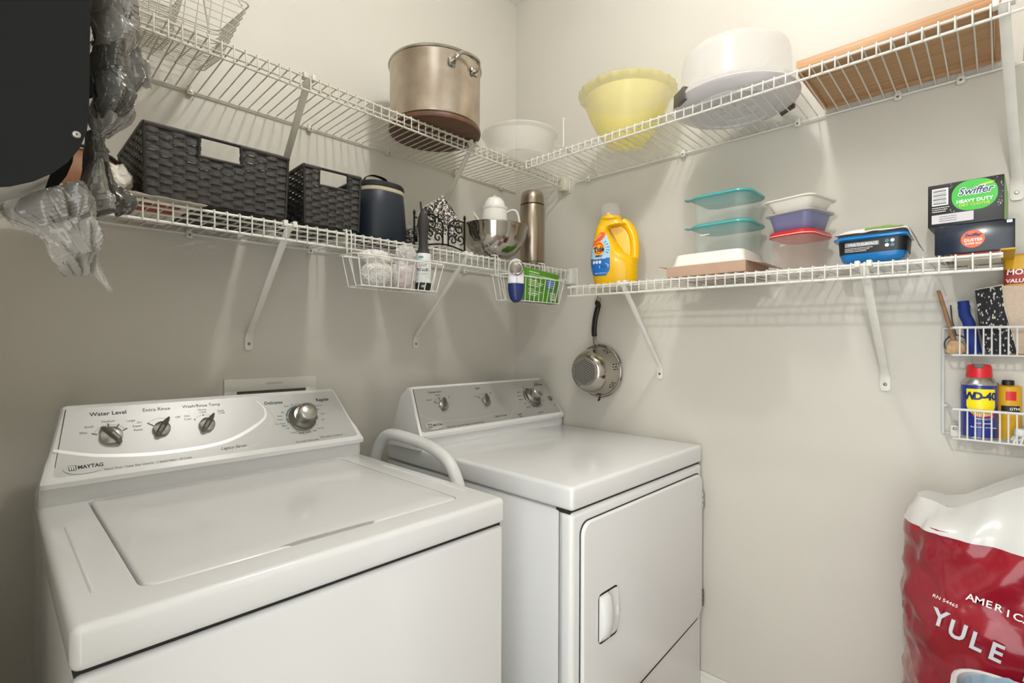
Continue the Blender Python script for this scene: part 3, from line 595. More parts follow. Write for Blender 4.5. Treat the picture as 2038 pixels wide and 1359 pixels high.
# ------------------------------------------------------------------ lower shelf, back wall
LZ = 1.5355
M_wick = mat('black_paper_weave', '#3b3835', .40, spec=.5, var=.45, vscale=45, stretch=(1, 1, 5), bump=.5, bscale=160)
M_wickd = mat('black_frame_cord', '#211f1d', .55, var=.3, vscale=40, bump=.4, bscale=200)
def woven_basket(label, cx, cy, wx, wy, h, rz, cell, rh, hole, flare=.0):
    t = thing('woven_basket', label, 'basket', (cx, cy, LZ), rz, 'black woven storage baskets')
    nr = int(math.ceil((h-.013)/rh)); X, Y = wx/2, wy/2; hx0, hx1, hz0, hz1 = hole
    def per(z, d):
        e = flare*z/h; p = []
        x, y = X+e+d, Y+e+d; P = 4*(x+y); m = int(P/(cell/4)); return x, y
    nx = max(6, int(round(wx/cell)))*4; ny = max(6, int(round(wy/cell)))*4
    ring = [(-1+2*i/nx, -1, 0) for i in range(nx)]+[(1, -1+2*i/ny, 1) for i in range(ny)]+[(1-2*i/nx, 1, 2) for i in range(nx)]+[(-1, 1-2*i/ny, 3) for i in range(ny)]
    N = len(ring)
    MB().rbox(-X+.002, X-.002, -Y+.002, Y-.002, .0005, .004, .001).build('base', M_wickd, t)
    for r in range(nr):
        z0 = .004+r*rh; z1 = z0+rh*1.08; rnd = random.Random(r*7+int(cx*1000)); vs = []; jit = [rnd.uniform(-.0007, .0007) for _ in range(N)]
        zc = (z0+z1)/2; inhole = hz0 < zc < hz1
        e = flare*zc/h
        prev = []
        for i, (a, b, s) in enumerate(ring):
            ph = 2*pi*(i/8)+(pi if r % 2 else 0)
            d = .0019*max(-1, min(1, 1.9*sin(ph)))+.0004*rnd.uniform(-1, 1)
            edge = abs(a) > .985 and abs(b) > .985
            x, y = a*(X+e), b*(Y+e)
            nx_, ny_ = (0, -1) if s == 0 else (1, 0) if s == 1 else (0, 1) if s == 2 else (-1, 0)
            if edge: d = -.001
            x += nx_*d; y += ny_*d; j = jit[i]
            prev.append(((x+nx_*.0011, y+ny_*.0011, z0+rh*.06+j), (x+nx_*.0011, y+ny_*.0011, z1-rh*.09+j), (x-nx_*.0008, y-ny_*.0008, z1+j), (x-nx_*.0008, y-ny_*.0008, z0+j)))
        m = MB(); vs = [p for q in prev for p in q]; fs = []
        for i in range(N):
            k = (i+1) % N; a, s = ring[i][0], ring[i][2]; x = a*X
            xm = (ring[i][0]+ring[k][0])/2*X
            if inhole and s in (0, 2) and ring[k][2] == s and hx0 < xm < hx1: continue
            for j in range(4): fs.append((i*4+j, k*4+j, k*4+(j+1) % 4, i*4+(j+1) % 4))
        m.add(vs, fs).build('weave_strand', M_wick, t, ang=50)
    for i in range(0, N, 4):
        a, b, s = ring[i]
        if abs(a) > .985 and abs(b) > .985: continue
        if s in (0, 2) and hx0 < a*X < hx1: zt = hz0
        else: zt = h-.008
        x, y = a*X, b*Y; ex = flare
        nx_, ny_ = (0, -1) if s == 0 else (1, 0) if s == 1 else (0, 1) if s == 2 else (-1, 0)
        tx, ty = -ny_, nx_; wd = cell*.17
        P0 = V((x, y, .003)); P1 = V((x*(1+ex/X*zt/h), y*(1+ex/Y*zt/h), zt))
        n_ = V((nx_, ny_, 0))*.0007; tt = V((tx, ty, 0))*wd
        MB().add([P0-tt-n_, P0+tt-n_, P0+tt+n_, P0-tt+n_, P1-tt-n_, P1+tt-n_, P1+tt+n_, P1-tt+n_], [(0,3,2,1),(4,5,6,7),(0,1,5,4),(1,2,6,5),(2,3,7,6),(3,0,4,7)]).build('stake', M_wickd, t)
    # corner cords, rim and handle frames
    for sx in (-1, 1):
        for sy in (-1, 1): MB().tube([(sx*X, sy*Y, .002), (sx*(X+flare), sy*(Y+flare), h-.004)], .0034, 8).build('corner_post', M_wickd, t)
    e = flare
    for sy in (-1, 1):
        yy = sy*(Y+e)
        for xa, xb in ((-X-e, hx0), (hx1, X+e)):
            MB().tube([(xa, yy, h-.004), (xb, yy, h-.004)], .0052, 8).build('rim_wrap', M_wick, t)
        MB().tube([(hx0-.004, yy, hz0-.002), (hx0-.002, yy, h-.003), (hx1+.002, yy, h-.003), (hx1+.004, yy, hz0-.002)], .0034, 8).build('handle_frame', M_wickd, t)
        MB().tube([(hx0-.003, yy, hz0), (hx1+.003, yy, hz0)], .0034, 8).build('handle_sill', M_wick, t)
    for sx in (-1, 1): MB().tube([(sx*(X+e), -Y-e, h-.004), (sx*(X+e), Y+e, h-.004)], .0052, 8).build('rim_wrap', M_wick, t)
    return t
woven_basket('larger black woven basket with a cut-out handle on the lower shelf', -1.266, -.186, .276, .262, .150, 0, .0225, .0092, (-.043, .035, .104, .142), .004)
woven_basket('smaller black woven basket between the larger one and the navy cooler', -1.004, -.214, .142, .198, .149, R(-2), .0200, .0088, (-.034, .037, .104, .141), .004)

# papers lying on the shelf under the baskets
M_paper = mat('cream_paper', '#d9d2c4', .7, var=.08, vscale=12)
def sheet(name, label, x0, x1, y0, y1, z, m, rz=0, cat='paper', th=.0012):
    o = MB().rbox(-(x1-x0)/2, (x1-x0)/2, -(y1-y0)/2, (y1-y0)/2, 0, th, th*.3, 1).build(name, m)
    o.location = ((x0+x1)/2, (y0+y1)/2, z); o.rotation_euler = (0, 0, rz); return tag(o, label, cat)
PZ = 1.5325
sheet('magazine', 'magazine with a red and cream cover under the larger woven basket', -1.60, -1.315, -.30, -.045, PZ+.0008, M_paper, R(1), 'magazine', .0022)
mg = bpy.data.objects['magazine']
M_redp = mat('red_print', '#b4532f', .6, var=.15); M_navyp = mat('navy_print', '#3a4450', .6, var=.2)
MB().box(-.085, .125, -.122, -.015, -.0004, .0).build('cover_picture', M_redp, mg); MB().box(-.13, .02, -.04, .06, -.0004, 0).build('cover_picture', M_navyp, mg)
o = MB().grid(lambda u, v: (-1.50+.20*u, -.345+.05*v, 1.5362+.0035*noise.noise(V((u*9, v*2, 0)))-.004*(1-v)*(u*.6+.4)), 16, 3).build('paper_sheet', M_paper, ang=80)
so = o.modifiers.new('s', 'SOLIDIFY'); so.thickness = .0006
tag(o, 'loose cream paper sheet poking over the lip below the larger basket', 'paper')

# ------------------------------------------------------------------ navy cooler
M_navy = mat('navy_fabric', '#1c2430', .45, var=.25, vscale=10, bump=.06, bscale=400)
M_tape = mat('cream_zip_tape', '#b9ad96', .7, var=.1, vscale=60)
M_blkf = mat('black_fabric', '#16171a', .7, var=.2, vscale=30)
t = thing('lunch_cooler', 'round navy lunch cooler with a cream zip band and black strap', 'cooler bag', (-.808, -.2, LZ+.0005))
sq = lambda a, r, z: 1/((abs(cos(a))**2.6+abs(sin(a))**2.6)**(1/2.6))*.97
MB().lathe([(.0005, 0), (.066, 0), (.078, .004), (.081, .012), (.0795, .06), (.076, .11), (.0725, .145), (.071, .148)], 56, rf=sq).build('body', M_navy, t)
MB().lathe([(.0715, .146), (.0735, .148), (.0735, .157), (.0715, .159)], 56, rf=sq).build('zip_band', M_tape, t)
MB().lathe([(.0725, .159), (.0745, .160), (.0742, .168), (.070, .175), (.055, .178), (.0005, .179)], 56, rf=sq).build('lid', M_blkf, t)
MB().tube(bez([(-.055, -.01, .174), (-.048, -.01, .190), (-.028, -.01, .201), (0, -.01, .202), (.020, -.01, .196), (.032, -.01, .178)], 6), .009, 8, flat=(1, .16)).build('strap', M_blkf, t)

# ------------------------------------------------------------------ napkins and iron holder
def printmat(name, scale, ca='#ddd6cc', cb='#1d1a1b'):
    m = bpy.data.materials.new(name); m.use_nodes = True; nt = m.node_tree; b = nt.nodes['Principled BSDF']; b.inputs['Roughness'].default_value = .8
    tc = nt.nodes.new('ShaderNodeTexCoord'); nz = nt.nodes.new('ShaderNodeTexNoise'); nz.inputs['Scale'].default_value = scale*.8
    mx = nt.nodes.new('ShaderNodeMix'); mx.data_type = 'VECTOR'; mx.inputs['Factor'].default_value = .04
    nt.links.new(tc.outputs['Object'], nz.inputs[0]); nt.links.new(tc.outputs['Object'], mx.inputs['A']); nt.links.new(nz.outputs['Color'], mx.inputs['B'])
    vo = nt.nodes.new('ShaderNodeTexVoronoi'); vo.feature = 'DISTANCE_TO_EDGE'; vo.inputs['Scale'].default_value = scale; nt.links.new(mx.outputs['Result'], vo.inputs['Vector'])
    v2 = nt.nodes.new('ShaderNodeTexVoronoi'); v2.inputs['Scale'].default_value = scale*2.1; nt.links.new(mx.outputs['Result'], v2.inputs['Vector'])
    a = nt.nodes.new('ShaderNodeMath'); a.operation = 'GREATER_THAN'; a.inputs[1].default_value = .13; nt.links.new(vo.outputs[0], a.inputs[0])
    c = nt.nodes.new('ShaderNodeMath'); c.operation = 'LESS_THAN'; c.inputs[1].default_value = .27; nt.links.new(v2.outputs['Distance'], c.inputs[0])
    d = nt.nodes.new('ShaderNodeMath'); d.operation = 'SUBTRACT'; d.use_clamp = True; nt.links.new(a.outputs[0], d.inputs[0]); nt.links.new(c.outputs[0], d.inputs[1])
    mm = nt.nodes.new('ShaderNodeMix'); mm.data_type = 'RGBA'; mm.inputs['A'].default_value = (*lin(cb), 1); mm.inputs['B'].default_value = (*lin(ca), 1)
    nt.links.new(d.outputs[0], mm.inputs['Factor']); nt.links.new(mm.outputs['Result'], b.inputs['Base Color']); return m
M_nap = printmat('floral_napkin', 85)
M_napw = mat('plain_napkin', '#cfc9bf', .8, var=.08, vscale=30)
NX, NY = -.622, -.262
t = thing('napkin_stack', 'folded black and white floral napkins standing point-up in the iron holder', 'napkins', (NX, NY, LZ+.004))
for k in range(5):
    y0 = -.019+.0078*k; dx = .002*((k*3) % 4-1.5)
    MB().prism([(-.068+dx, .0+.001*k), (.068+dx, .0), (.070+dx, .100), (.036+dx, .138), (.0+dx, .170-.002*k), (-.040+dx, .136), (-.070+dx, .105)], Matrix(((1,0,0,0),(0,0,1,y0),(0,1,0,0),(0,0,0,1))), .0068).build('napkin', M_nap if k < 4 else M_napw, t)
MB().prism([(-.066, -.0), (.066, -.0), (.066, .030), (.0, .046), (-.066, .034)], Matrix(((1,0,0,0),(0,0,1,-.0225),(0,1,0,0),(0,0,0,1))), .0024).build('napkin_edge', M_napw, t)
t = thing('napkin_pile', 'low pile of floral napkins between the navy cooler and the iron holder', 'napkins', (-.668, -.160, LZ+.0003), R(6))
for k in range(6): MB().rbox(-.036, .040, -.055, .055, .0005+.013*k, .0125+.013*k, .003, 2).build('napkin', M_nap if k % 5 else M_napw, t, (0.002*((k*2) % 3-1), 0, 0), (0, 0, .02*((k*5) % 3-1)))
M_iron = mat('black_iron', '#171513', .45, metal=.6, var=.2, vscale=40)
t = thing('napkin_holder', 'black wrought-iron napkin holder with scrolls', 'napkin holder', (NX, NY, LZ+.0004))
def spiral(cx, cz, r, a0, turns, sgn, y, n=22):
    return [(cx+r*(1-.78*k/n)*cos(R(a0+sgn*360*turns*k/n)), y, cz+r*(1-.78*k/n)*sin(R(a0+sgn*360*turns*k/n))) for k in range(n+1)]
for y in (-.030, .028):
    for sx in (-1, 1):
        MB().tube([(sx*.078, y, .0), (sx*.078, y, .108)], .003, 8).lathe([(.0005, .122), (.0035, .118), (.0045, .111), (.003, .106)], 10, c=(sx*.078, y)).build('post', M_iron, t)
        MB().tube([(sx*.011, y, .012), (sx*.011, y, .07), (sx*.016, y, .085), (sx*.03, y, .096), (sx*.052, y, .100), (sx*.078, y, .098)], .0024, 8).build('stem', M_iron, t)
        MB().tube(spiral(sx*.030, .034, .017, 180 if sx > 0 else 0, 1.15, -sx, y), .0022, 6).build('scroll', M_iron, t)
        MB().tube(spiral(sx*.056, .074, .020, 90, 1.2, sx, y), .0022, 6).build('scroll', M_iron, t)
        MB().tube(spiral(sx*.060, .040, .017, 270, 1.1, sx, y), .0022, 6).build('scroll', M_iron, t)
    MB().tube(bez([(-.078, y, .004), (-.04, y, .012), (0, y, .016), (.04, y, .012), (.078, y, .004)], 5), .0026, 8).build('lower_rail', M_iron, t)
for sx in (-1, 1): MB().tube([(sx*.078, -.030, .003), (sx*.078, .028, .003)], .0026, 8).build('foot_bar', M_iron, t)
for x in (-.03, 0, .03): MB().tube([(x, -.028, .0028), (x, .026, .0028)], .002, 6).build('floor_bar', M_iron, t)

# ------------------------------------------------------------------ bowl, jug, flask
t = thing('steel_bowl', 'polished stainless mixing bowl on the lower shelf', 'bowl', (-.396, -.276, LZ-.001))
MB().lathe([(r_*1.06, z_) for r_, z_ in [(.0005, .0005), (.040, .0005), (.050, .004), (.070, .019), (.090, .043), (.103, .070), (.109, .098), (.112, .104), (.1135, .109), (.112, .112), (.1095, .110), (.1065, .098), (.100, .070), (.087, .045), (.068, .022), (.048, .0075), (.0005, .004)]], 72).build('bowl_body', M_steelb, t)
M_cer = mat('white_ceramic', '#e6e4de', .15, var=.02, coat=.3)
t = thing('citrus_jug', 'small white juicer jug with spout and handle standing in the steel bowl', 'jug', (-.390, -.272, LZ+.0045))
MB().lathe([(.0005, 0), (.034, 0), (.041, .01), (.046, .06), (.049, .10), (.0465, .14), (.0445, .165), (.0475, .170), (.0475, .175), (.043, .178)], 40).build('body', M_cer, t)
MB().lathe([(.0435, .176), (.0385, .178), (.0375, .184), (.0345, .195), (.028, .205), (.017, .212), (.006, .2145), (.004, .219), (.0005, .220)], 48, rf=lambda a, r, z: 1+(.025*cos(16*a) if .183 < z < .208 else 0)).build('reamer', M_cer, t)
rtv = V((.60, -.80, 0))
MB().tube(bez([rtv*.044+V((0,0,.158)), rtv*.062+V((0,0,.166)), rtv*.078+V((0,0,.160)), rtv*.086+V((0,0,.135)), rtv*.088+V((0,0,.105)), rtv*.074+V((0,0,.075)), rtv*.044+V((0,0,.06))], 5), .0052, 10, flat=(1.2, .8)).build('handle', M_cer, t)
sp = MB(); secs = []
for o_, z, hw in ((.030, .120, .016), (.046, .135, .017), (.060, .155, .014), (.072, .172, .009)):
    q = Matrix.Rotation(0, 4, 'Z'); p = V((rtv.y, -rtv.x, 0)); secs.append([-rtv*o_+p*hw*cos(a)+V((0, 0, z-.016+.014*sin(a)))+(-rtv)*.004*sin(a) for a in [R(k*30) for k in range(12)]])
sp.loft(secs).build('spout', M_cer, t)
t = thing('steel_flask', 'tall brushed steel vacuum flask beside the mixing bowl', 'flask', (-.180, -.262, LZ-.0005))
MB().lathe([(.0005, 0), (.0455, 0), (.0475, .003), (.0475, .220), (.0450, .230)], 44).build('body', M_steelw, t)
MB().lathe([(.0455, .2285), (.0455, .2335), (.0445, .234)], 44).build('collar', M_blackp, t)
MB().lathe([(.0450, .2335), (.0442, .256), (.0410, .274), (.0355, .283), (.024, .287), (.0005, .2875)], 44).build('cup', M_steelw, t)
MB().lathe([(.0476, .012), (.0479, .013), (.0476, .014)], 44).build('seam', M_dark, t)

# ------------------------------------------------------------------ baskets hooked on the lip of the lower shelf
def lip_basket(label, xa, xb, zt, zb_, nv):
    t = thing('hanging_basket', label, 'basket', ((xa+xb)/2, -.3365, zb_), 0, 'small white wire baskets hooked on the shelf lip')
    X = (xb-xa)/2; H_ = zt-zb_; yb, yf = -.004, -.085; r = .0016
    MB().tube([(-X, yb, H_), (-X, yf+.014, H_-.001), (-X+.012, yf, H_-.002), (X-.012, yf, H_-.002), (X, yf+.014, H_-.001), (X, yb, H_), (-X, yb, H_)][:-1], r*1.35, 8, closed=True).build('rim_wire', M_wire, t)
    k2 = .86
    MB().tube([(p[0], p[1], 0) for p in rrect(-X*k2, X*k2, yf+.012, yb-.004, .008, 3)], r, 6, closed=True).build('floor_ring', M_wire, t)
    for i in range(nv):
        a = -1+2*i/(nv-1)
        MB().tube([(a*X*.96, yf+.001, H_-.002), (a*X*k2*.98, yf+.012, 0), (a*X*k2*.98, yb-.004, 0), (a*X*.96, yb, H_)], r*.8, 6).build('upright_wire', M_wire, t)
    for s in (-1, 1):
        MB().tube([(s*X, yf+.04, H_), (s*X*k2, yf+.035, 0)], r*.8, 6).build('upright_wire', M_wire, t)
        x = s*X*.82
        MB().tube([(x-.006, yb, H_-.0), (x-.006, yb, H_+.058), (x-.006, yb+.004, H_+.0695), (x-.006, yb+.02, H_+.071), (x+.006, yb+.02, H_+.071), (x+.006, yb+.004, H_+.0695), (x+.006, yb, H_+.058), (x+.006, yb, H_)], r*1.1, 6).build('hook', M_wire, t)
    return t
lip_basket('wire basket hooked on the lip, holding the lint roller', -1.000, -.725, 1.464, 1.386, 12)
lip_basket('wire basket hooked on the lip near the corner, holding the green box', -.470, -.178, 1.4665, 1.384, 12)

def crumple(c, rad, seed, amp=.35, sub=4, freq=1.0, oct=4, dec=.52, bill=False):
    bm = bmesh.new(); bmesh.ops.create_icosphere(bm, subdivisions=sub, radius=1); s = V((seed*3.1, seed*1.7, seed*.9))
    for q in bm.verts:
        p = q.co.copy(); d = 0; f_ = 1.6*freq; a = 1.0
        for k in range(oct):
            nn = abs(noise.noise(V((p.x*1.3+p.z*.5, p.y*1.3, p.z*.8-p.x*.4))*f_+s*(k+1))) if bill else abs(noise.noise(p*f_+s*(k+1)))
            d += a*(2.6*min(nn, .42)-.5) if bill else a*(1-2*nn-.45); f_ *= 2.05; a *= dec
        p *= (1+amp*d); q.co = V((c[0]+p.x*rad[0], c[1]+p.y*rad[1], c[2]+p.z*rad[2]))
    return MB().bm(bm)
def meshbag_mat():
    m = mat('white_mesh_net', '#dedad6', .8); nt = m.node_tree; b = nt.nodes['Principled BSDF']
    tc = nt.nodes.new('ShaderNodeTexCoord'); vo = nt.nodes.new('ShaderNodeTexVoronoi'); vo.inputs['Scale'].default_value = 330; nt.links.new(tc.outputs['Object'], vo.inputs['Vector'])
    a = nt.nodes.new('ShaderNodeMath'); a.operation = 'LESS_THAN'; a.inputs[1].default_value = .34; nt.links.new(vo.outputs['Distance'], a.inputs[0])
    mm = nt.nodes.new('ShaderNodeMix'); mm.data_type = 'RGBA'; mm.inputs['A'].default_value = (*lin('#dcd8d4'), 1); mm.inputs['B'].default_value = (*lin('#7d7773'), 1)
    nt.links.new(a.outputs[0], mm.inputs['Factor']); nt.links.new(mm.outputs['Result'], b.inputs['Base Color']); return m
M_net = meshbag_mat(); M_cot = mat('white_cotton', '#dcd7d2', .85, var=.06, vscale=20)
M_film = mat('clear_film', '#dedad8', .2, alpha=.62, var=.05, vscale=20); M_pink = mat('pink_print', '#e0c2bf', .5, var=.1)
t = thing('mesh_laundry_bag', 'crumpled white mesh laundry bag in the hanging basket', 'laundry bag', (-.918, -.378, 1.3885))
crumple((0, 0, .038), (.044, .026, .034), 2, .12, 4).build('net', M_net, t, ang=80)
crumple((-.004, .0, .075), (.041, .024, .020), 5, .22, 4, 1.3).build('hem', M_cot, t, ang=80)
t = thing('packet', 'clear wrapped packet of white cloths beside the lint roller', 'packet', (-.834, -.378, 1.3885))
crumple((0, .0, .040), (.036, .024, .038), 8, .24, 4, 1.2).build('wrapper', M_film, t, ang=60)
crumple((.008, 0, .092), (.028, .018, .026), 9, .35, 4, 1.5).build('wrapper_top', M_film, t, ang=60)
MB().rbox(-.022, .026, -.012, .012, .006, .062, .005, 3).build('cloths', M_pink, t)
t = thing('lint_roller', 'lint roller with a dark grey handle and printed white sleeve', 'lint roller', (-.770, -.378, 1.3885))
M_sleeve = mat('white_sleeve', '#e3e6e4', .5, var=.02)
MB().lathe([(.0005, .0005), (.0225, .0005), (.0225, .0225)], 32).build('sleeve_base', M_blackp, t)
MB().lathe([(.0226, .022), (.0226, .104), (.012, .1045)], 32).build('sleeve', M_sleeve, t)
M_hand = mat('charcoal_rubber', '#35322f', .6, var=.12, vscale=30)
MB().lathe([(.0195, .104), (.0185, .109), (.0135, .120), (.0125, .145), (.015, .175), (.0165, .190), (.0145, .206), (.010, .222), (.0060, .232), (.0005, .234)], 28).build('handle', M_hand, t)
MB().tube([(-.006, 0, .226), (-.009, 0, .240), (-.0095, 0, .250)], .0028, 8).build('loop', M_hand, t)
MB().lathe([(.003, -.0003), (.0038, .0006), (.003, .0012)], 14).build('eyelet', M_chrome, t, (-.001, -.0118, .2185), (R(90), 0, 0))
FL = lambda P: frame((1,0,0), (0,0,1), (0,-1,0), P)
M_bl = mat('teal_swash', '#4d8f9c', .5, var=.1)
# sleeve turned a little to the camera: text sits on the facing side of the cylinder
lf = lambda z: frame((.80, -.60, 0), (0, 0, 1), (-.60, -.80, 0), (-.60*.0229, -.80*.0229, z))
small_print(-.014, .014, .0, .0026, lf(.080), M_ink, t, 9); txt('LINT', .0105, lf(.069), M_ink, t); txt('ROLLER', .0100, lf(.0570), M_ink, t, bold=.0003); txt('5X STICKIER', .0055, lf(.0455), M_bl, t); txt('120', .0085, lf(.0115), M_white, t, bold=.0002)
MB().prism(ellipse(-.006, .0135, .0075, .003, 14), lf(.079), .0004).build('swash', M_bl, t)

# ---- second hanging basket: shaver and green box
t = thing('fabric_shaver', 'white and blue electric fabric shaver with a round steel head', 'fabric shaver', (-.452, -.4375, 1.372), R(-38), rot=(R(-3), 0, R(-38)))
def capsule(z0, z1, f0=0, f1=1, n=24, y0=.0):
    secs = []
    for k in range(13):
        u = f0+(f1-f0)*k/12; z = z0+(z1-z0)*u
        s = 1.0
        e = min(u/.34, 1); wb = .0145+.0115*sin(e*pi/2); 
        if u > .74: wb = .026*sqrt(max(.02, 1-((u-.74)/.262)**2))
        if u < .06: wb *= sqrt(max(.05, u/.06))*.6+.4
        secs.append([V((wb*cos(a)*s, .0155*sin(a)*min(1, wb/.016)+y0, z)) for a in [2*pi*j/n for j in range(n)]])
    return MB().loft(secs)
M_shw = mat('shaver_white', '#e7e6ea', .25, var=.02); M_shb = mat('shaver_blue', '#1d2f68', .25, var=.05)
capsule(0, .142, .42, 1).build('body', M_shw, t); capsule(0, .142, 0, .43).build('grip', M_shb, t)
hd = MB().lathe([(.0225, 0), (.0225, .004), (.019, .006), (.017, .005), (.0005, .006)], 36).build('head', M_steelb, t, (0, -.0145, .108), (R(90), 0, 0))
M_foil = mat('perforated_foil', '#9a9188', .45, metal=.8, var=.5, vscale=260)
MB().lathe([(.0168, .0052), (.014, .0068), (.0005, .0074)], 30).build('foil', M_foil, hd)
MB().lathe([(.0232, .0), (.0240, .002), (.0232, .004)], 36).build('bezel', M_chromel, hd)
MB().rbox(-.0006, .0006, -.0162, -.0150, .062, .084, .0003).build('seam', M_inkl, t)
t = thing('wipes_box', 'green cardboard box with white print leaning in the hanging basket', 'box', (-.287, -.392, 1.3875), 0, rot=(0, R(3.5), 0))
M_grn = mat('green_card', '#4f8f1e', .45, var=.06, vscale=10)
MB().rbox(-.088, .088, -.012, .030, 0, .106, .0015).build('carton', M_grn, t)
gf = lambda x, z: FL((x, -.0122, z))
for i, z in enumerate((.094, .086, .080, .066, .060, .054, .048, .036, .030, .022, .016)):
    small_print(-.072, (-.02, .075, .06, -.03, .005, .0, -.02, -.045, .0, -.02, -.03)[i], z, .0022 if i % 3 else .0034, gf(0, 0), M_white, t, i)
MB().prism(rrect(.022, .062, .048, .080, .003, 3), FL((0, -.0121, 0)), .0003).build('blue_panel', mat('blue_print', '#2f6fb0', .5, var=.1), t)
for i in range(4): small_print(.026, .058, .074-.007*i, .0022, FL((0, -.0126, 0)), M_white, t, 40+i)
bc = MB().prism(rrect(.044, .070, .010, .036, .001, 2), FL((0, -.0121, 0)), .0003).build('barcode_patch', M_white, t)
for i in range(9): MB().box(.046+.0024*i, .046+.0024*i+(.0008 if i % 2 else .0015), -.0128, -.0126, .013, .034).build('bar', M_ink, bc)

# ------------------------------------------------------------------ lower shelf, right wall: local x = along the wall (-y), front = -local y
SZ = lambda y: 1.4372+(y+.5)*.0045
FR = lambda P: frame((1,0,0), (0,0,1), (0,-1,0), P)
def rthing(name, label, cat, y, x, z, rz=0, group=None): return thing(name, label, cat, (x, y, z), -pi/2+rz, group)
# --- detergent bottle
M_ty = mat('yellow_hdpe', '#f0ba00', .28, spec=.5, var=.05, vscale=6, coat=.15)
t = rthing('detergent_bottle', 'yellow laundry detergent bottle with a side handle and clear cap', 'bottle', -.6155, -.150, SZ(-.6)-.001, R(24))
s_ = .000236
def ux(x): return (x-478)*s_
def uz(y): return (1300-y)*s_
prof = [(1298, 200, 760, .030), (1285, 182, 772, .040), (1150, 146, 780, .046), (1000, 118, 782, .047), (925, 112, 778, .047), (880, 114, 690, .046), (840, 118, 612, .045), (750, 136, 548, .043), (650, 158, 478, .040), (560, 180, 410, .037), (500, 194, 385, .035), (455, 204, 420, .034), (430, 210, 640, .032), (400, 222, 604, .030), (370, 236, 566, .029), (352, 250, 552, .030)]
secs = []
for y, l, r_, b in prof:
    c, a = (ux(l)+ux(r_))/2, (ux(r_)-ux(l))/2
    secs.append([V((c+a*math.copysign(abs(cos(q))**.72, cos(q)), b*math.copysign(abs(sin(q))**.8, sin(q)), uz(y))) for q in [2*pi*k/40 for k in range(40)]])
MB().loft(secs).build('body', M_ty, t, ang=45)
MB().tube(bez([(ux(560), 0, uz(392)), (ux(640), 0, uz(446)), (ux(706), 0, uz(560)), (ux(734), 0, uz(700)), (ux(740), 0, uz(830)), (ux(728), 0, uz(930)), (ux(700), 0, uz(985))], 6), .0125, 14, flat=(1.0, 1.25)).build('handle', M_ty, t)
MB().prism([(ux(390), uz(470)), (ux(560), uz(440)), (ux(690), uz(600)), (ux(720), uz(860)), (ux(640), uz(940)), (ux(540), uz(760))], Matrix(((1,0,0,0),(0,0,1,-.004),(0,1,0,0),(0,0,0,1))), .008).build('handle_web', M_ty, t)
cc = (ux(400), 0)
MB().lathe([(.034, uz(360)), (.0355, uz(352)), (.0355, uz(322)), (.034, uz(312)), (.026, uz(310)), (.0005, uz(306))], 40, c=cc).build('neck', M_ty, t)
MB().lathe([(.009, uz(308)), (.0085, uz(255)), (.006, uz(240)), (.0005, uz(238))], 20, c=(cc[0]-.008, 0)).build('spout', M_ty, t)
M_clear = mat('clear_cap', '#e9e6e4', .12, alpha=.16, var=.02)
MB().lathe([(.0335, uz(312)), (.0325, uz(160)), (.0315, uz(138)), (.0300, uz(134)), (.0005, uz(136))], 40, c=cc, rf=lambda a, r, z: 1+.006*cos(40*a)).build('cap', M_clear, t)
# label: rounded panel wrapped on the front of the body
def bsurf(px, py, off=.0006):
    for i in range(len(prof)-1):
        if prof[i][0] >= py >= prof[i+1][0]:
            f_ = (prof[i][0]-py)/(prof[i][0]-prof[i+1][0]); l, r_, b = [prof[i][k]+(prof[i+1][k]-prof[i][k])*f_ for k in (1, 2, 3)]; break
    c, a = (ux(l)+ux(r_))/2, (ux(r_)-ux(l))/2; x = ux(px); u = max(-.985, min(.985, (x-c)/a))
    q = math.acos(math.copysign(abs(u)**(1/.72), u)); return V((x, -b*abs(sin(q))**.8-off, uz(py)))
def patch(name, fn, nu, nv, m, off, par): return MB().grid(lambda u, v: bsurf(*fn(u, v), off), nu, nv).build(name, m, par, ang=80, fix=False)
def lab(u, v):
    y = 545+620*v; 
    L_ = 138+ (150*((.45-v)/.45)**1.6 if v < .45 else 0) + (60*((v-.82)/.18)**2 if v > .82 else 0)
    Rr_ = 420-(80*((.35-v)/.35)**1.5 if v < .35 else 0)-(55*((v-.82)/.18)**2 if v > .82 else 0)
    return L_+(Rr_-L_)*u, y
M_lb = mat('label_light_blue', '#a9d3e8', .4, var=.04); M_lbl = mat('label_blue', '#1f6fc4', .4, var=.05); M_lor = mat('label_orange', '#ef5a1d', .4, var=.04); M_lye = mat('label_yellow', '#ffb400', .4, var=.02); M_lnavy = mat('label_navy', '#1c2a66', .4, var=.05)
lb = patch('label', lab, 14, 26, M_lb, .0007, t)
patch('label_base', lambda u, v: lab(u, .60+.40*v), 12, 10, M_lbl, .0010, t)
patch('label_corner', lambda u, v: lab(u, .0+(.34-.30*u)*v), 12, 6, M_lor, .0010, t)
def discp(cx, cy, rx, ry, m, off, name):
    pts = [bsurf(cx, cy, off)]+[bsurf(cx+rx*cos(2*pi*k/28), cy+ry*sin(2*pi*k/28), off) for k in range(28)]
    return MB().add(pts, [(0, 1+k, 1+(k+1) % 28) for k in range(28)]).build(name, m, t, ang=80, fix=False)
discp(262, 780, 82, 102, M_lye, .0012, 'emblem'); discp(262, 775, 62, 86, M_lor, .0015, 'emblem_ring'); discp(262, 785, 44, 62, M_lye, .0018, 'emblem_ring')
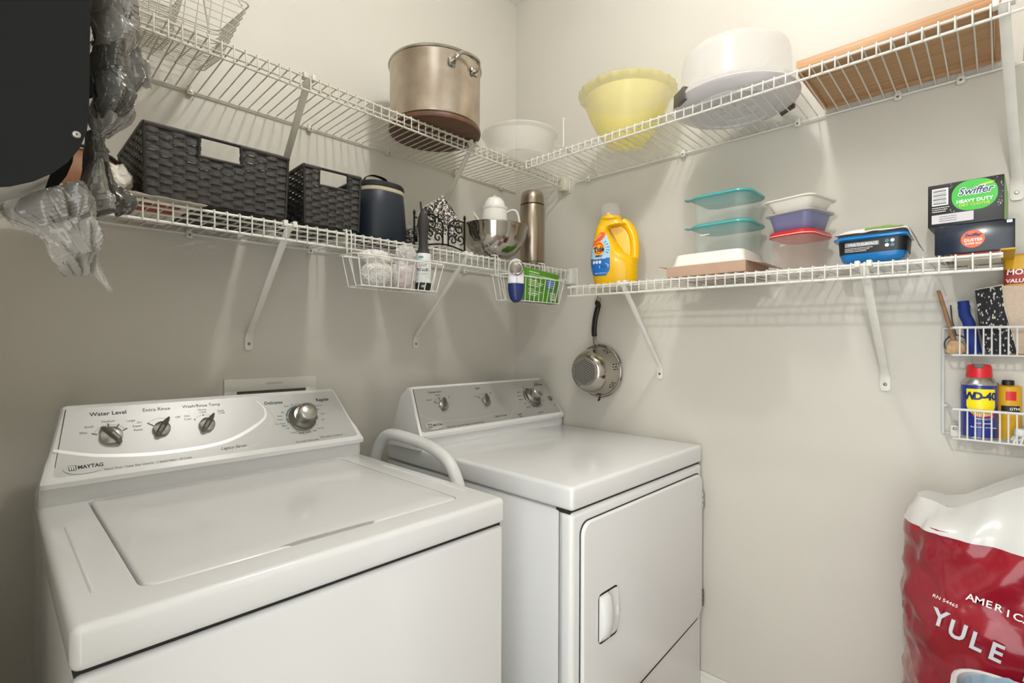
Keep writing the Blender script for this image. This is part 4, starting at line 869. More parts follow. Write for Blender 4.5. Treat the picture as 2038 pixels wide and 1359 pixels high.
for k, (a0) in enumerate((8, 24, -10, -28, -46, 150, 168, 186)):
    q = R(a0); pts = [(262+90*cos(q-.06), 790+105*sin(q-.06)), (262+150*cos(q-.05), 790+150*sin(q-.05)), (262+150*cos(q+.06), 790+150*sin(q+.06))]
    pts = [(max(140, min(415, x)), y) for x, y in pts]
    MB().add([bsurf(x, y, .0013) for x, y in pts], [(0, 1, 2)]).build('sunburst', M_lbl, t, fix=False)
def btxt(s, px, py, size, m, off=.002, tilt=0, **k):
    P = bsurf(px, py, off); Q = bsurf(px+30, py, off); U = (Q-bsurf(px-30, py, off)).normalized(); Wd = V((0,0,1)); Wd = (Wd-U*Wd.dot(U)).normalized(); N = U.cross(Wd)
    return txt(s, size, frame(U, Wd, N, P+N*.0006) @ Matrix.Rotation(tilt, 4, 'Z'), m, t, **k)
btxt('Tide', 262, 800, .0235, M_lnavy, .0026, R(8), bold=.0007, shear=.12, sx=.86)
btxt('SIMPLY', 265, 890, .0078, M_lnavy, bold=.0003, sx=1.05); btxt('CLEAN & FRESH', 275, 922, .0068, M_white, bold=.0003, sx=.9)
btxt('43 LOADS', 250, 620, .0080, M_white, .002, R(38), sx=.8); btxt('refreshing breeze', 340, 1040, .0052, M_lnavy); btxt('89 FL OZ (2.63 L)', 300, 1132, .0058, M_white); btxt('he', 375, 1002, .0070, M_white)
MB().add([bsurf(x, y, .0014) for x, y in ((268, 1022), (405, 1012), (405, 1052), (268, 1060))], [(0,1,2,3)]).build('scent_strip', M_lb, t, fix=False)
for px in (190, 234, 280): discp(px, 972, 18, 24, M_white, .0016, 'icon')

# --- carton, white lid, teal boxes
M_cart = mat('pink_brown_card', '#b99a85', .7, var=.08, vscale=15)
z0 = SZ(-.95)
t = rthing('carton', 'flat open brown cardboard carton under the white tray', 'box', -.957, -.150, z0)
MB().rbox(-.111, .111, -.092, .092, 0, .0022, .0006, 1).build('base', M_cart, t)
for sy in (-1, 1): MB().rbox(-.111, .111, sy*.0905-.0012, sy*.0905+.0012, .002, .030, .0005, 1).build('wall_panel', M_cart, t)
for sx in (-1, 1): MB().rbox(sx*.1098-.0012, sx*.1098+.0012, -.0895, .0895, .002, .030, .0005, 1).build('wall_panel', M_cart, t)
for sx in (-1, 1):
    MB().prism([(0, -.088), (.040 if sx > 0 else .034, -.080), (.040 if sx > 0 else .034, .080), (0, .088)], Matrix.Identity(4), .0016).build('flap', M_cart, t, (sx*.111, 0, .0285), (0, R(14) if sx > 0 else R(12), 0) if sx > 0 else (0, R(-12), R(180)))
M_tray = mat('white_polypropylene', '#e9e4dc', .3, var=.02)
def rsec(x, y, r, z, n=5): return [V((p[0], p[1], z)) for p in rrect(-x, x, -y, y, r, n)]
t = rthing('white_tray', 'white plastic tray turned upside down on the carton', 'tray', -.957, -.150, z0+.0305)
MB().loft([rsec(.108, .088, .02, 0), rsec(.108, .088, .02, .003), rsec(.102, .082, .018, .004), rsec(.097, .077, .02, .030), rsec(.094, .074, .02, .0345), rsec(.088, .068, .018, .036)]).build('shell', M_tray, t, ang=50)
M_tclear = mat('clear_box_plastic', '#dfeae2', .08, alpha=.22, var=.02); M_tlid = mat('teal_lid', '#58b5b3', .22, alpha=.80, var=.04)
def teal_box(label, z):
    t = rthing('food_container', label, 'container', -.9755, -.1235, z, 0, 'clear food boxes with teal lids')
    X, Y = .0800, .0755
    m = MB().loft([rsec(X-.008, Y-.008, .03, .001), rsec(X-.005, Y-.005, .032, .003), rsec(X-.001, Y-.001, .034, .074), rsec(X+.003, Y+.003, .036, .077)], cap=False)
    m.add(rsec(X-.008, Y-.008, .03, .001), [tuple(range(24))]); m.build('box', M_tclear, t, ang=50)
    MB().loft([rsec(X+.004, Y+.004, .036, .0745), rsec(X+.0065, Y+.0065, .038, .0765), rsec(X+.0065, Y+.0065, .038, .081), rsec(X+.003, Y+.003, .036, .0835), rsec(X-.006, Y-.006, .03, .0835), rsec(X-.009, Y-.009, .03, .0795), rsec(X-.02, Y-.02, .026, .0788)]).build('lid', M_tlid, t, ang=40)
    MB().prism(rrect(-X-.020, -X-.002, -Y+.015-.012, -Y+.015+.016, .006, 3), Matrix.Translation((0, 0, .0775)), .0022).build('tab', M_tlid, t)
    return t
a = teal_box('lower clear food box with a teal lid, standing on the white tray', z0+.0672)
b_ = teal_box('upper clear food box with a teal lid, top of the stack', z0+.0672+.0840)
small_print(-.048, -.022, .052, .003, FR((0, -.0762, 0)), M_white, a, 90)

# --- red-lidded box, blue box, white box
z1 = SZ(-1.17)
t = rthing('food_container', 'clear food box with a bright red lid at the bottom of its stack', 'container', -1.170, -.140, z1, R(-10))
M_rlid = mat('red_lid', '#c3202b', .25, var=.04, coat=.2); M_rclear = mat('rosy_clear_plastic', '#d9bfb0', .08, alpha=.2, var=.05)
X, Y = .0500, .0660
m = MB().loft([rsec(X-.006, Y-.006, .026, .001), rsec(X-.003, Y-.003, .028, .004), rsec(X+.001, Y+.001, .030, .083), rsec(X+.003, Y+.003, .030, .086)], cap=False); m.add(rsec(X-.006, Y-.006, .026, .001), [tuple(range(24))]); m.build('box', M_rclear, t, ang=50)
MB().loft([rsec(X+.005, Y+.005, .032, .0845), rsec(X+.0075, Y+.0075, .034, .087), rsec(X+.0065, Y+.0065, .034, .096), rsec(X+.003, Y+.003, .032, .0985), rsec(X-.008, Y-.008, .03, .0985)]).build('lid', M_rlid, t, ang=40)
MB().loft([rsec(X+.0080, Y+.0080, .034, .0865), rsec(X+.0083, Y+.0083, .034, .0878), rsec(X+.0080, Y+.0080, .034, .0890)], cap=False).build('lid_edge', mat('pale_red_edge', '#e7a9a2', .35, var=.03), t)
txt('EASY', .006, FR((-.012, -.0680, .062)), M_white, t); 
t = rthing('food_container', 'blue-grey plastic food tub between the red lid and the white tub', 'container', -1.168, -.138, z1+.0988, R(-13))
M_blt = mat('slate_blue_plastic', '#7b7ea3', .3, alpha=.93, var=.05); M_blr = mat('grey_clear_rim', '#b9b8ba', .2, alpha=.85, var=.05); M_wht = mat('off_white_tub', '#e8e3d9', .35, var=.02)
def tub(t, m, mr, x, y, h, tp):
    k = MB().loft([rsec(x-tp-.004, y-tp-.004, .016, .0005), rsec(x-tp, y-tp, .018, .004), rsec(x-tp*.45, y-tp*.45, .02, h*.55), rsec(x-tp*.35, y-tp*.35, .02, h*.60), rsec(x, y, .022, h-.005)], cap=False)
    k.add(rsec(x-tp-.004, y-tp-.004, .016, .0005), [tuple(range(24))]); k.build('tub', m, t, ang=45)
    MB().loft([rsec(x, y, .022, h-.006), rsec(x+.008, y+.008, .026, h-.004), rsec(x+.0085, y+.0085, .026, h-.001), rsec(x+.004, y+.004, .022, h), rsec(x-.006, y-.006, .02, h)]).build('rim', mr, t, ang=45)
tub(t, M_blt, M_blr, .0555, .060, .050, .010)
MB().loft([rsec(.0511, .0556, .020, .0285), rsec(.0516, .0561, .02, .0290), rsec(.0514, .0559, .020, .0297)], cap=False).build('level_line', M_lnavy, t)
t = rthing('food_container', 'off-white plastic food tub on top of the blue-grey tub', 'container', -1.166, -.130, z1+.0988+.0505, R(-12))
tub(t, M_wht, M_wht, .058, .066, .036, .013)

# --- blue wipes tub with a crumpled packet on top
z2 = SZ(-1.33)
M_wb = mat('bright_blue_plastic', '#1679c0', .2, var=.05, coat=.3); M_wbk = mat('black_label', '#1d1d22', .35, var=.1)
t = rthing('wipes_tub', 'bright blue wipes tub with a black label beside the red-lidded box', 'container', -1.333, -.155, z2)
X, Y = .066, .052
MB().loft([rsec(X-.014, Y-.014, .014, .0005), rsec(X-.006, Y-.006, .018, .008), rsec(X-.002, Y-.002, .02, .022), rsec(X, Y, .02, .054)]).build('tub', M_wb, t, ang=45)
MB().loft([rsec(X-.0012, Y-.0012, .02, .0225), rsec(X+.0006, Y+.0006, .02, .0535)], cap=False).build('label', M_wbk, t, ang=45)
MB().loft([rsec(X+.002, Y+.002, .02, .0535), rsec(X+.0095, Y+.0095, .024, .056), rsec(X+.0095, Y+.0095, .024, .060), rsec(X+.003, Y+.003, .02, .064), rsec(X-.01, Y-.01, .018, .066)]).build('lid', M_wb, t, ang=40)
fr_ = lambda x, z: FR((x, -.0530, z))
MB().prism(rrect(-.050, .016, .0385, .0485, .001, 2), FR((0, -.0524, 0)), .0004).build('grey_strip', mat('grey_strip', '#9c9a9c', .4, var=.1), t)
txt('MULTI-SURFACE', .0078, fr_(-.015, .0432), M_white, t, bold=.0002, shear=.15)
for i in range(3): small_print(-.050, .004-.006*i, .0350-.0036*i, .0014, fr_(0, 0), M_white, t, 80+i)
for i in range(2):
    for j in range(2): MB().prism(ellipse(.031+.010*i, .0455-.010*j, .004, .004, 14), FR((0, -.0527, 0)), .0004).build('icon', M_bl if i == j else M_white, t)
M_pack = mat('crinkly_packet', '#e2dbd0', .25, alpha=.9, var=.1, vscale=30); M_packg = mat('green_packet_print', '#86b24a', .35, var=.1)
t = rthing('cloth_packet', 'crumpled clear packet lying over the blue wipes tub', 'packet', -1.336, -.150, z2+.0665)
def pk(u, v):
    x = -.074+.158*u; y = -.062+.120*v; z = .0035+.016*max(0, sin(pi*min(1, u*1.05)))**.6*max(0, sin(pi*min(.999, v)))**.35+.003*noise.noise(V((u*7, v*6, 2)))
    if u > .88: z -= (u-.88)*.34
    return (x, y, max(z, .0006) if u < .9 else z)
pb_ = MB().grid(pk, 36, 20).build('wrapper', M_pack, t, ang=50); so = pb_.modifiers.new('s', 'SOLIDIFY'); so.thickness = .0009
MB().grid(lambda u, v: V(pk(.38+.45*u, .01+.35*v))+V((0, -.0006, .0006)), 14, 6).build('print', M_packg, t, ang=50)

# --- green and black duster boxes
z3 = SZ(-1.5)
M_bkbox = mat('black_card', '#232220', .35, var=.15, vscale=10); M_nvbox = mat('midnight_blue_card', '#15233c', .22, var=.5, c2='#0e131c', vscale=9, coat=.3); M_gnbox = mat('lime_card', '#5d9a26', .4, var=.06); M_bgreen = mat('bright_green_print', '#2fae2b', .35, var=.05); M_org = mat('orange_print', '#f0602a', .4, var=.03); M_ylw = mat('yellow_green_print', '#b9c832', .4, var=.05)
t = rthing('duster_box', 'midnight-blue duster box with an orange oval, under the black and green box', 'box', -1.509, -.130, z3)
MB().rbox(-.061, .061, -.090, .090, 0, .0605, .0015).build('carton', M_nvbox, t)
MB().rbox(.040, .0615, -.0905, .0905, -.0004, .003, .0004, 1).build('base_edge', mat('yellow_edge', '#c99a1c', .5, var=.1), t)
f2 = lambda x, z, h=.0004: FR((x, -.0900-h, z))
MB().prism(ellipse(-.001, .028, .0182, .0178, 36), FR((0, -.0900, 0)), .0004).build('orange_oval', M_org, t)
txt('Swiffer', .0092, f2(-.001, .036, .0007), M_lnavy, t, shear=.3, bold=.0004); txt('DUSTER', .0078, f2(0, .0255, .0007), M_white, t, bold=.0002); txt('SUPER EXT', .0052, f2(0, .0185, .0007), M_white, t, bold=.0001)
MB().prism(rrect(.049, .057, .0535, .0590, .0005, 2), FR((0, -.0900, 0)), .0003).build('sticker', M_white, t)
t = rthing('cloths_box', 'black and green dry cloths box on top of the midnight-blue one', 'box', -1.4985, -.125, z3+.0612, R(-2))
MB().rbox(-.059, .059, -.093, .093, 0, .090, .0015).build('carton', M_bkbox, t)
MB().rbox(.0585, .0594, -.0915, .0915, .001, .089, .0003, 1).build('green_side', M_gnbox, t)
f3 = lambda x, z, h=.0004: FR((x, -.0930-h, z))
MB().prism([(p[0], p[1]) for p in rrect(-.020, .050, .027, .089, .028, 8)], FR((0, -.0930, 0)), .0004).build('green_oval', M_bgreen, t)
sw_ = txt('Swiffer', .0205, f3(.016, .0660, .0005), M_white, t, shear=.3, bold=.0014, sx=.92); txt('Swiffer', .0205, f3(.016, .0660, .0009), M_lnavy, t, shear=.3, bold=.0003, sx=.92)
MB().prism([(.020, .0765), (.046, .0805), (.042, .0765), (.030, .0745)], FR((0, -.0934, 0)), .0002).build('swoosh', M_ylw, t)
txt('HEAVY DUTY', .0092, f3(.015, .0465, .0006), M_white, t, bold=.0003); txt('DRY CLOTHS', .0078, f3(.015, .0385, .0006), M_ylw, t, bold=.0002)
bc = MB().prism(rrect(-.052, -.0255, .045, .0810, .0006, 2), FR((0, -.0930, 0)), .0003).build('barcode_patch', M_white, t)
for i in range(11): MB().box(-.0505, -.0285, -.0936, -.0934, .0480+.0029*i, .0480+.0029*i+(.0010 if i % 3 else .0018)).build('bar', M_ink, bc)
MB().prism(rrect(-.0525, .014, .0065, .0255, .0006, 2), FR((0, -.0930, 0)), .0003).build('date_panel', mat('date_panel', '#c6c2c6', .5, var=.03), t)
for i in range(3): small_print(-.040, -.012, .0205-.0045*i, .0012, f3(0, 0, .0004), M_ink, t, 60+i)
for i in range(3): small_print(-.052, -.024-.003*i, .0405-.0042*i, .0016, f3(0, 0, .0002), M_white, t, 70+i)
# dotted halftone around the oval
hm_ = MB(); rnd = random.Random(4)
for i in range(90):
    a = 2*pi*rnd.random(); k = 1.05+.16*rnd.random(); x = .015+.039*k*math.copysign(abs(cos(a))**.8, cos(a)); z = .058+.033*k*math.copysign(abs(sin(a))**.8, sin(a))
    if -.0245 < x < .0575 and .028 < z < .0885 and not (-.018 < x < .048 and .030 < z < .0875): hm_.prism(ellipse(x, z, .0006, .0006, 6), FR((0, -.0930, 0)), .0003)
hm_.build('halftone', M_white, t)
sheet('leaflet', 'red and white leaflet lying under the midnight-blue box', -.245, -.05, -1.550, -1.475, 1.4268, M_paper, 0, 'leaflet', .0012)
MB().box(-.0978, -.09, -.035, .036, -.0002, .0014).build('red_margin', mat('red_margin', '#b5322e', .5, var=.1), bpy.data.objects['leaflet'])

# ------------------------------------------------------------------ colander hanging on the right wall
t = thing('colander', 'stainless colander hanging by its black handle on the right wall', 'colander', (-.004, -.455, 1.139), 0, rot=(0, R(-90), 0))
# local z points into the room (-x world), local x is up (world z), local y is world y
M_hole = mat('black_hole', '#0d0c0b', .9, var=.1)
rim = .0965
cpf = [(rim, .004), (rim+.003, .007), (rim+.001, .011), (.0935, .013), (.091, .026), (.087, .042), (.0845, .050), (.0835, .054), (.081, .064), (.074, .082), (.064, .096), (.0575, .101), (.053, .1028), (.0005, .1032)]
MB().lathe(cpf, 72).build('bowl_body', M_steelb, t)
MB().lathe([(rim+.002, .005), (rim+.0048, .008), (rim+.002, .0115), (rim-.001, .008)], 72).build('rim', M_steelb, t)
pl_ = MB().lathe([(.0525, .1030), (.0515, .1038), (.0005, .1042)], 56).build('base_disc', mat('satin_steel', '#a9a8a4', .4, metal=.9, var=.05, vscale=20), t)
hole = MB().lathe([(.0005, .0004), (.0019, .0003), (.0024, -.0006)], 8).mesh('hole', M_hole)
def put_hole(par, M):
    o = bpy.data.objects.new('hole', hole); col.objects.link(o); o.parent = par; o.matrix_local = M
for i in range(-5, 6):
    for j in range(-5, 6):
        x, y = (i+.5*(j % 2))*.0088, j*.0080
        if x*x+y*y < .046**2: put_hole(pl_, Matrix.Translation((x, y, .1041)))
for g_ in range(8):
    for k in range(9):
        a = R(45*g_+ (k % 3-1)*6.0+12); z = .026+.0075*(k//3)+.003*(k % 2); r_ = .0915-(z-.026)*.26
        n_ = V((cos(a), sin(a), .25)).normalized(); u_ = V((-sin(a), cos(a), 0)); w_ = n_.cross(u_)
        put_hole(t, frame(u_, w_, n_, V((cos(a)*r_, sin(a)*r_, z))+n_*.0004))
M_bak = mat('bakelite_black', '#171716', .35, var=.15, vscale=30)
MB().tube([(rim-.006, .010, .014), (rim+.012, .012, .020), (rim+.036, .013, .022)], .0075, 10, flat=(1.15, .7)).build('ferrule', M_steelb, t)
MB().tube(bez([(rim+.034, .013, .022), (rim+.060, .012, .026), (rim+.10, .004, .030), (rim+.135, -.004, .028), (rim+.150, -.004, .022), (rim+.160, .004, .018), (rim+.162, .010, .018)], 6), [.0085]+[.0098]*24+[.009]*6+[.0088]*5+[.006], 12, flat=(1.1, .8)).build('handle', M_bak, t)
MB().tube([(rim+.166+.013*cos(a), -.001+.0105*sin(a), .018) for a in [2*pi*k/20 for k in range(20)]], .0012, 6, closed=True).build('ring', M_steelb, t)
MB().tube(bez([(-rim+.001, -.004, .008), (-rim-.009, -.004, .012), (-rim-.016, -.003, .018)], 5), .0036, 8).build('rest_hook', M_bak, t)
o = MB().tube(bez([(-.001, -.455, 1.4145), (-.016, -.455, 1.4145), (-.0245, -.455, 1.4165), (-.026, -.455, 1.422)], 4), .0016, 8).build('wall_hook', M_chrome)
tag(o, 'small metal hook in the right wall carrying the colander', 'hook')

# ------------------------------------------------------------------ wire rack on the right wall
M_rack = mat('grey_white_wire', '#d3d4d6', .35, var=.05, vscale=30)
RY0, RY1 = -1.449, -1.66
t = rthing('wall_rack', 'white two-tier wire rack screwed to the right wall', 'rack', RY0, 0, 1.03)
Wd = RY0-RY1
for x in (0, Wd):
    MB().tube([(x, -.008, 0), (x, -.008, .252)], .0032, 8).build('side_post', M_rack, t)
for zf, zr in ((.190, .2525), (.0, .0665)):
    MB().tube([(0, -.008, zr), (.010, -.012, zr), (.0225, -.088, zr), (Wd-.02, -.088, zr), (Wd-.008, -.012, zr), (Wd, -.008, zr)], .0026, 8).build('front_rail', M_rack, t)
    MB().tube([(0, -.008, zf), (Wd, -.008, zf)], .0026, 8).build('back_rail', M_rack, t)
    MB().tube([(.0225, -.088, zf), (Wd-.02, -.088, zf)], .002, 8).build('floor_rail', M_rack, t)
    MB().tube([(.004, -.008, zf), (.0225, -.088, zf)], .002, 8).build('side_rail', M_rack, t)
    k = 0; x = .0335
    while x < Wd-.02:
        MB().tube([(x, -.088, zr), (x, -.088, zf), (x, -.008, zf)], .0015, 6).build('upright_wire', M_rack, t); x += .0132
for z in (.196, .006):
    for x in (.022, Wd-.03):
        c = MB().rbox(x-.009, x+.009, -.022, -.0006, z-.012, z+.016, .003).build('mounting_clip', M_trim, t)
        MB().lathe([(.0005, .002), (.0032, .0018), (.0042, 0)], 12).build('screw', M_chrome, c, (x, -.0222, z+.008), (R(90), 0, 0))
T1 = 1.03+.1925; T2 = 1.03+.0025
M_hw = mat('worn_beech', '#a57d5c', .6, var=.2, vscale=8, stretch=(1, 1, 6)); M_brist = mat('pale_bristle', '#c9a67a', .8, var=.3, vscale=90)
t = rthing('wooden_brush', 'wooden-handled brush leaning in the upper tier of the rack', 'brush', -1.474, -.046, T1, 0)
MB().tube([(-.032, 0, .150), (-.028, 0, .135), (-.010, 0, .060), (-.004, 0, .032)], [.0055, .0062, .0062, .0075], 10, flat=(1.1, .7)).build('handle', M_hw, t)
MB().loft([rsec(.010, .007, .005, .030), rsec(.017, .009, .006, .018), rsec(.018, .009, .006, .004), rsec(.014, .008, .006, .0005)]).build('bristle_head', M_brist, t)
o = thing('mesh_strainer', 'small dark strainer ring behind the wooden brush', 'strainer', (-.03, -1.4735, T1), -pi/2)
MB().tube([(.021*cos(a), -.004+.004*sin(a), .0225+.0210*sin(a)) for a in [2*pi*k/28 for k in range(28)]], .0016, 6, closed=True).build('hoop', M_chrome, o)
MB().tube([(0.0, 0, .044), (-.007, 0, .075), (-.010, 0, .115)], .0016, 6).build('stem', M_chrome, o)
M_bluec = mat('royal_blue_cloth', '#16327f', .75, var=.2, vscale=40, bump=.2, bscale=300)
t = rthing('cloth_roll', 'royal blue rolled cloth leaning in the upper tier of the rack', 'cloth roll', -1.5005, -.050, T1, 0)
t.rotation_euler = (0, 0, -pi/2)
MB().tube([(-.014, 0, .122), (-.011, 0, .090), (-.004, 0, .072), (.002, 0, .030), (.007, 0, .001)], [.0115, .0122, .0125, .0138, .0135], 18, flat=(1, .9)).build('roll', M_bluec, t)
MB().tube([(-.0128, 0, .111), (-.0123, 0, .106)], .0126, 18, flat=(1, .9)).build('band', M_bluec, t)
# oven mitt: patterned front, quilted tan side
def mitt_mat():
    m = bpy.data.materials.new('black_dashes'); m.use_nodes = True; nt = m.node_tree; b = nt.nodes['Principled BSDF']; b.inputs['Roughness'].default_value = .8
    tc = nt.nodes.new('ShaderNodeTexCoord'); mp = nt.nodes.new('ShaderNodeMapping'); mp.inputs['Scale'].default_value = (260, 260, 105); nt.links.new(tc.outputs['Object'], mp.inputs[0])
    vo = nt.nodes.new('ShaderNodeTexVoronoi'); vo.inputs['Scale'].default_value = 1.0; nt.links.new(mp.outputs[0], vo.inputs['Vector'])
    a = nt.nodes.new('ShaderNodeMath'); a.operation = 'LESS_THAN'; a.inputs[1].default_value = .36; nt.links.new(vo.outputs['Distance'], a.inputs[0])
    nz = nt.nodes.new('ShaderNodeTexNoise'); nz.inputs['Scale'].default_value = 95; nt.links.new(tc.outputs['Object'], nz.inputs['Vector'])
    g2 = nt.nodes.new('ShaderNodeMath'); g2.operation = 'GREATER_THAN'; g2.inputs[1].default_value = .49; nt.links.new(nz.outputs['Fac'], g2.inputs[0])
    ml = nt.nodes.new('ShaderNodeMath'); ml.operation = 'MULTIPLY'; nt.links.new(a.outputs[0], ml.inputs[0]); nt.links.new(g2.outputs[0], ml.inputs[1])
    mm = nt.nodes.new('ShaderNodeMix'); mm.data_type = 'RGBA'; mm.inputs['A'].default_value = (*lin('#1c1c20'), 1); mm.inputs['B'].default_value = (*lin('#c5c0ba'), 1)
    nt.links.new(ml.outputs[0], mm.inputs['Factor']); nt.links.new(mm.outputs['Result'], b.inputs['Base Color']); return m
M_mitt = mitt_mat(); M_quilt = mat('tan_quilt', '#cdb8a6', .85, var=.1, vscale=120, bump=.6, bscale=160); M_bind = mat('cream_binding', '#c8beb0', .8, var=.05)
t = rthing('pot_holder', 'black and white dashed pot holder with a tan quilted back in the rack', 'pot holder', -1.515, -.052, T1, 0)
fp = [(-.008, .145), (.036, .152), (.040, .10), (.052, .045), (.060, .002), (.012, .001), (.0, .05)]
def slab(poly, y0, th, mb=None): return (mb or MB()).prism(poly, Matrix(((1,0,0,0),(0,0,1,y0),(0,1,0,0),(0,0,0,1))), th)
slab(fp, -.012, .005).build('front_face', M_mitt, t)
slab([(.036, .1525), (.076, .1505), (.078, .06), (.076, .002), (.0605, .002), (.0525, .045), (.0405, .10)], -.007, .006).build('quilted_back', M_quilt, t)
MB().tube([(-.009, -.0095, .146), (.0365, -.0095, .1535), (.0405, -.0095, .10), (.0525, -.0095, .045), (.061, -.0095, .003)], .0022, 8).build('binding', M_bind, t)
M_ybag = mat('yellow_box_card', '#d9a91c', .4, var=.06); M_rband = mat('red_band', '#a8302a', .45, var=.06)
t = rthing('dust_spray_box', 'tall yellow refill pack with a red band in the rack', 'pack', -1.60, -.034, T1, 0)
MB().rbox(-.0455, .05, -.013, .020, 0, .222, .006, 3).build('pack', M_ybag, t)
MB().rbox(-.0460, .0505, -.0135, .0205, .152, .192, .006, 3).build('red_band', M_rband, t)
q = lambda x, z: FR((x, -.0139, z))
txt('MORE', .0165, q(-.042, .1815), M_white, t, align='LEFT', bold=.0004, shear=.1); txt('VALUE SIZE', .0115, q(-.043, .1625), M_white, t, align='LEFT', bold=.0003, shear=.1); txt('dust', .026, FR((-.043, -.0136, .142)), M_blackp, t, align='LEFT', bold=.001)
# --- spray can
t = rthing('spray_can', 'blue and yellow lubricant spray can with a red cap in the lower tier', 'spray can', -1.514, -.050, T2, 0)
M_cblue = mat('can_blue', '#1d2f86', .25, var=.05, coat=.3); M_cyel = mat('can_yellow', '#f0dc12', .3, var=.03); M_cred = mat('can_red', '#d0202a', .35, var=.04)
rc = .0315
MB().lathe([(.0005, .001), (rc-.003, .001), (rc, .003), (rc, .121), (rc-.001, .1225)], 44).build('body', M_cblue, t)
MB().lathe([(rc+.0006, .120), (rc+.0012, .1225), (rc, .125), (.026, .134), (.020, .139)], 44).build('dome', M_chromel, t)
MB().lathe([(.0225, .137), (.0228, .140), (.0215, .160), (.0195, .1655), (.011, .167), (.0005, .1665)], 36).build('cap', M_cred, t)
MB().rbox(-.0085, .0085, -.0225, -.008, .158, .1675, .002).build('nozzle', M_greyp, t)
MB().lathe([(rc+.0007, .0), (rc+.0013, .002), (rc, .004)], 44).build('bottom_seam', M_chromel, t)
def wrap(poly_fn, nu, nv, m, nm, off=.0004): return MB().grid(lambda u, v: (lambda a, z: ((rc+off)*sin(a), -(rc+off)*cos(a), z))(*poly_fn(u, v)), nu, nv).build(nm, m, t, ang=80, fix=False)
# shield wraps round the side facing the door
A0 = R(-2)
wrap(lambda u, v: (A0+R(-38+96*u), .112-(.040+.022*sin(pi*u)**.7)*v), 18, 4, M_cyel, 'yellow_shield')
def wtxt(s, a, z, size, m, dx=.0016, **k):
    N = V((sin(a), -cos(a), 0)); U = V((cos(a), sin(a), 0)); return txt(s, size, frame(U, (0,0,1), N, N*(rc+dx)+V((0,0,z))), m, t, **k)
for i, ch in enumerate('WD-40'): wtxt(ch, A0+R((-26, 0, 18, 33, 52)[i]), .0955, .0225, M_lnavy, .0007, bold=.0011, sx=.95)
MB().grid(lambda u, v: (lambda a, z: ((rc+.0004)*sin(a), -(rc+.0004)*cos(a), z))(A0+R(-16+70*u), .060-.010*v), 12, 2).build('red_strip', M_cred, t, ang=80, fix=False)
for i in range(4): wtxt(('MULTI-USE', 'PRODUCT', 'Stops squeaks', 'Removes & protects')[i], A0+R(16), .0545-.009*i if i else .0550, .0062 if i == 0 else .0052, M_white, .0011)
t = rthing('glue_can', 'small yellow can with a black screw top behind the spray can', 'can', -1.5615, -.0265, T2, 0)
MB().lathe([(.0005, .001), (.0215, .001), (.0225, .003), (.0225, .117), (.021, .119), (.0105, .121)], 36).build('body', mat('can_amber', '#d9a422', .35, var=.08), t)
MB().lathe([(.0105, .120), (.0105, .130), (.0092, .132), (.0005, .132)], 20).build('screw_top', M_blackp, t)
MB().grid(lambda u, v: (lambda a: (.0228*sin(a), -.0228*cos(a), .076-.014*v))(R(-30+85*u)), 10, 2).build('black_band', M_blackp, t, fix=False)
txt('GTH', .0085, frame((.9, .436, 0), (0,0,1), (.436, -.9, 0), (.0102, -.0209, .069)), M_white, t, bold=.0002)
MB().grid(lambda u, v: (lambda a: (.0228*sin(a), -.0228*cos(a), .108-.020*v))(R(-10+45*u)), 6, 3).build('red_emblem', M_cred, t, fix=False)
M_bw = mat('white_nylon', '#dcdad6', .4, var=.04)
t = rthing('scrub_brush', 'white plastic scrub brush lying in the lower tier of the rack', 'brush', -1.596, -.062, T2, R(8))
MB().rbox(-.026, .045, -.012, .012, .012, .030, .006, 3).build('block', M_bw, t)
for i in range(7):
    for j in range(3): MB().tube([(-.022+.010*i, -.008+.008*j, .014), (-.030+.0112*i, -.014+.011*j-.006, -.004 if j == 0 else .003)], .0026, 5).build('bristle_tuft', M_bw, t)

# ------------------------------------------------------------------ red bag standing against the right wall
M_rbag = mat('red_plastic_bag', '#951627', .22, var=.18, vscale=7, coat=.5, bump=.25, bscale=30); M_wbag = mat('white_plastic_bag', '#dcdbd8', .2, alpha=.93, var=.06, vscale=8, coat=.4, bump=.2, bscale=35)
t = thing('plastic_sack', 'stuffed red and white plastic sack with large lettering by the right wall', 'sack', (-.158, -1.630, FZ))
def sack(a, z):
    # half sizes along y and x with height; crumpled outward
    h = z/1.02
    hy = (.190+.025*sin(3.1*h))*(1 if h < .86 else 1-.35*(h-.86)/.14); hx = (.125+.02*sin(pi*h))*(1 if h < .80 else 1-.85*((h-.80)/.2)**1.2)
    ca, sa = cos(a), sin(a); e = .62
    x, y = hx*math.copysign(abs(sa)**e, sa), hy*math.copysign(abs(ca)**e, ca)
    p = V((x*6, y*6, z*5)); d = 0; f_ = 1; am = 1
    for k in range(4): d += am*(1-2.2*abs(noise.noise(p*f_+V((k*3.3, 1.7, 4.1))))); f_ *= 2.0; am *= .5
    d += .7*(1-2*abs(noise.noise(V((a*2.2+z*6.0, z*1.2, 7)))))
    d += .9*(1-2.6*abs(noise.noise(V((y*16+z*13, z*3.0-y*2, 2.2)))))+.35*(1-2.6*abs(noise.noise(V((y*37-z*22, z*9, 8.2)))))
    k = .0105*d*(1 if z > .06 else z/.06)
    n_ = V((sa, ca, 0)); return V((x, y, z))+n_*k
zs = [0.001+.820*i/64 for i in range(65)]
m = MB(); m.loft([[sack(2*pi*j/110, z) for j in range(110)] for z in zs]); m.build('red_body', M_rbag, t, ang=65)
zs = [.812+.030*i/16 for i in range(17)]
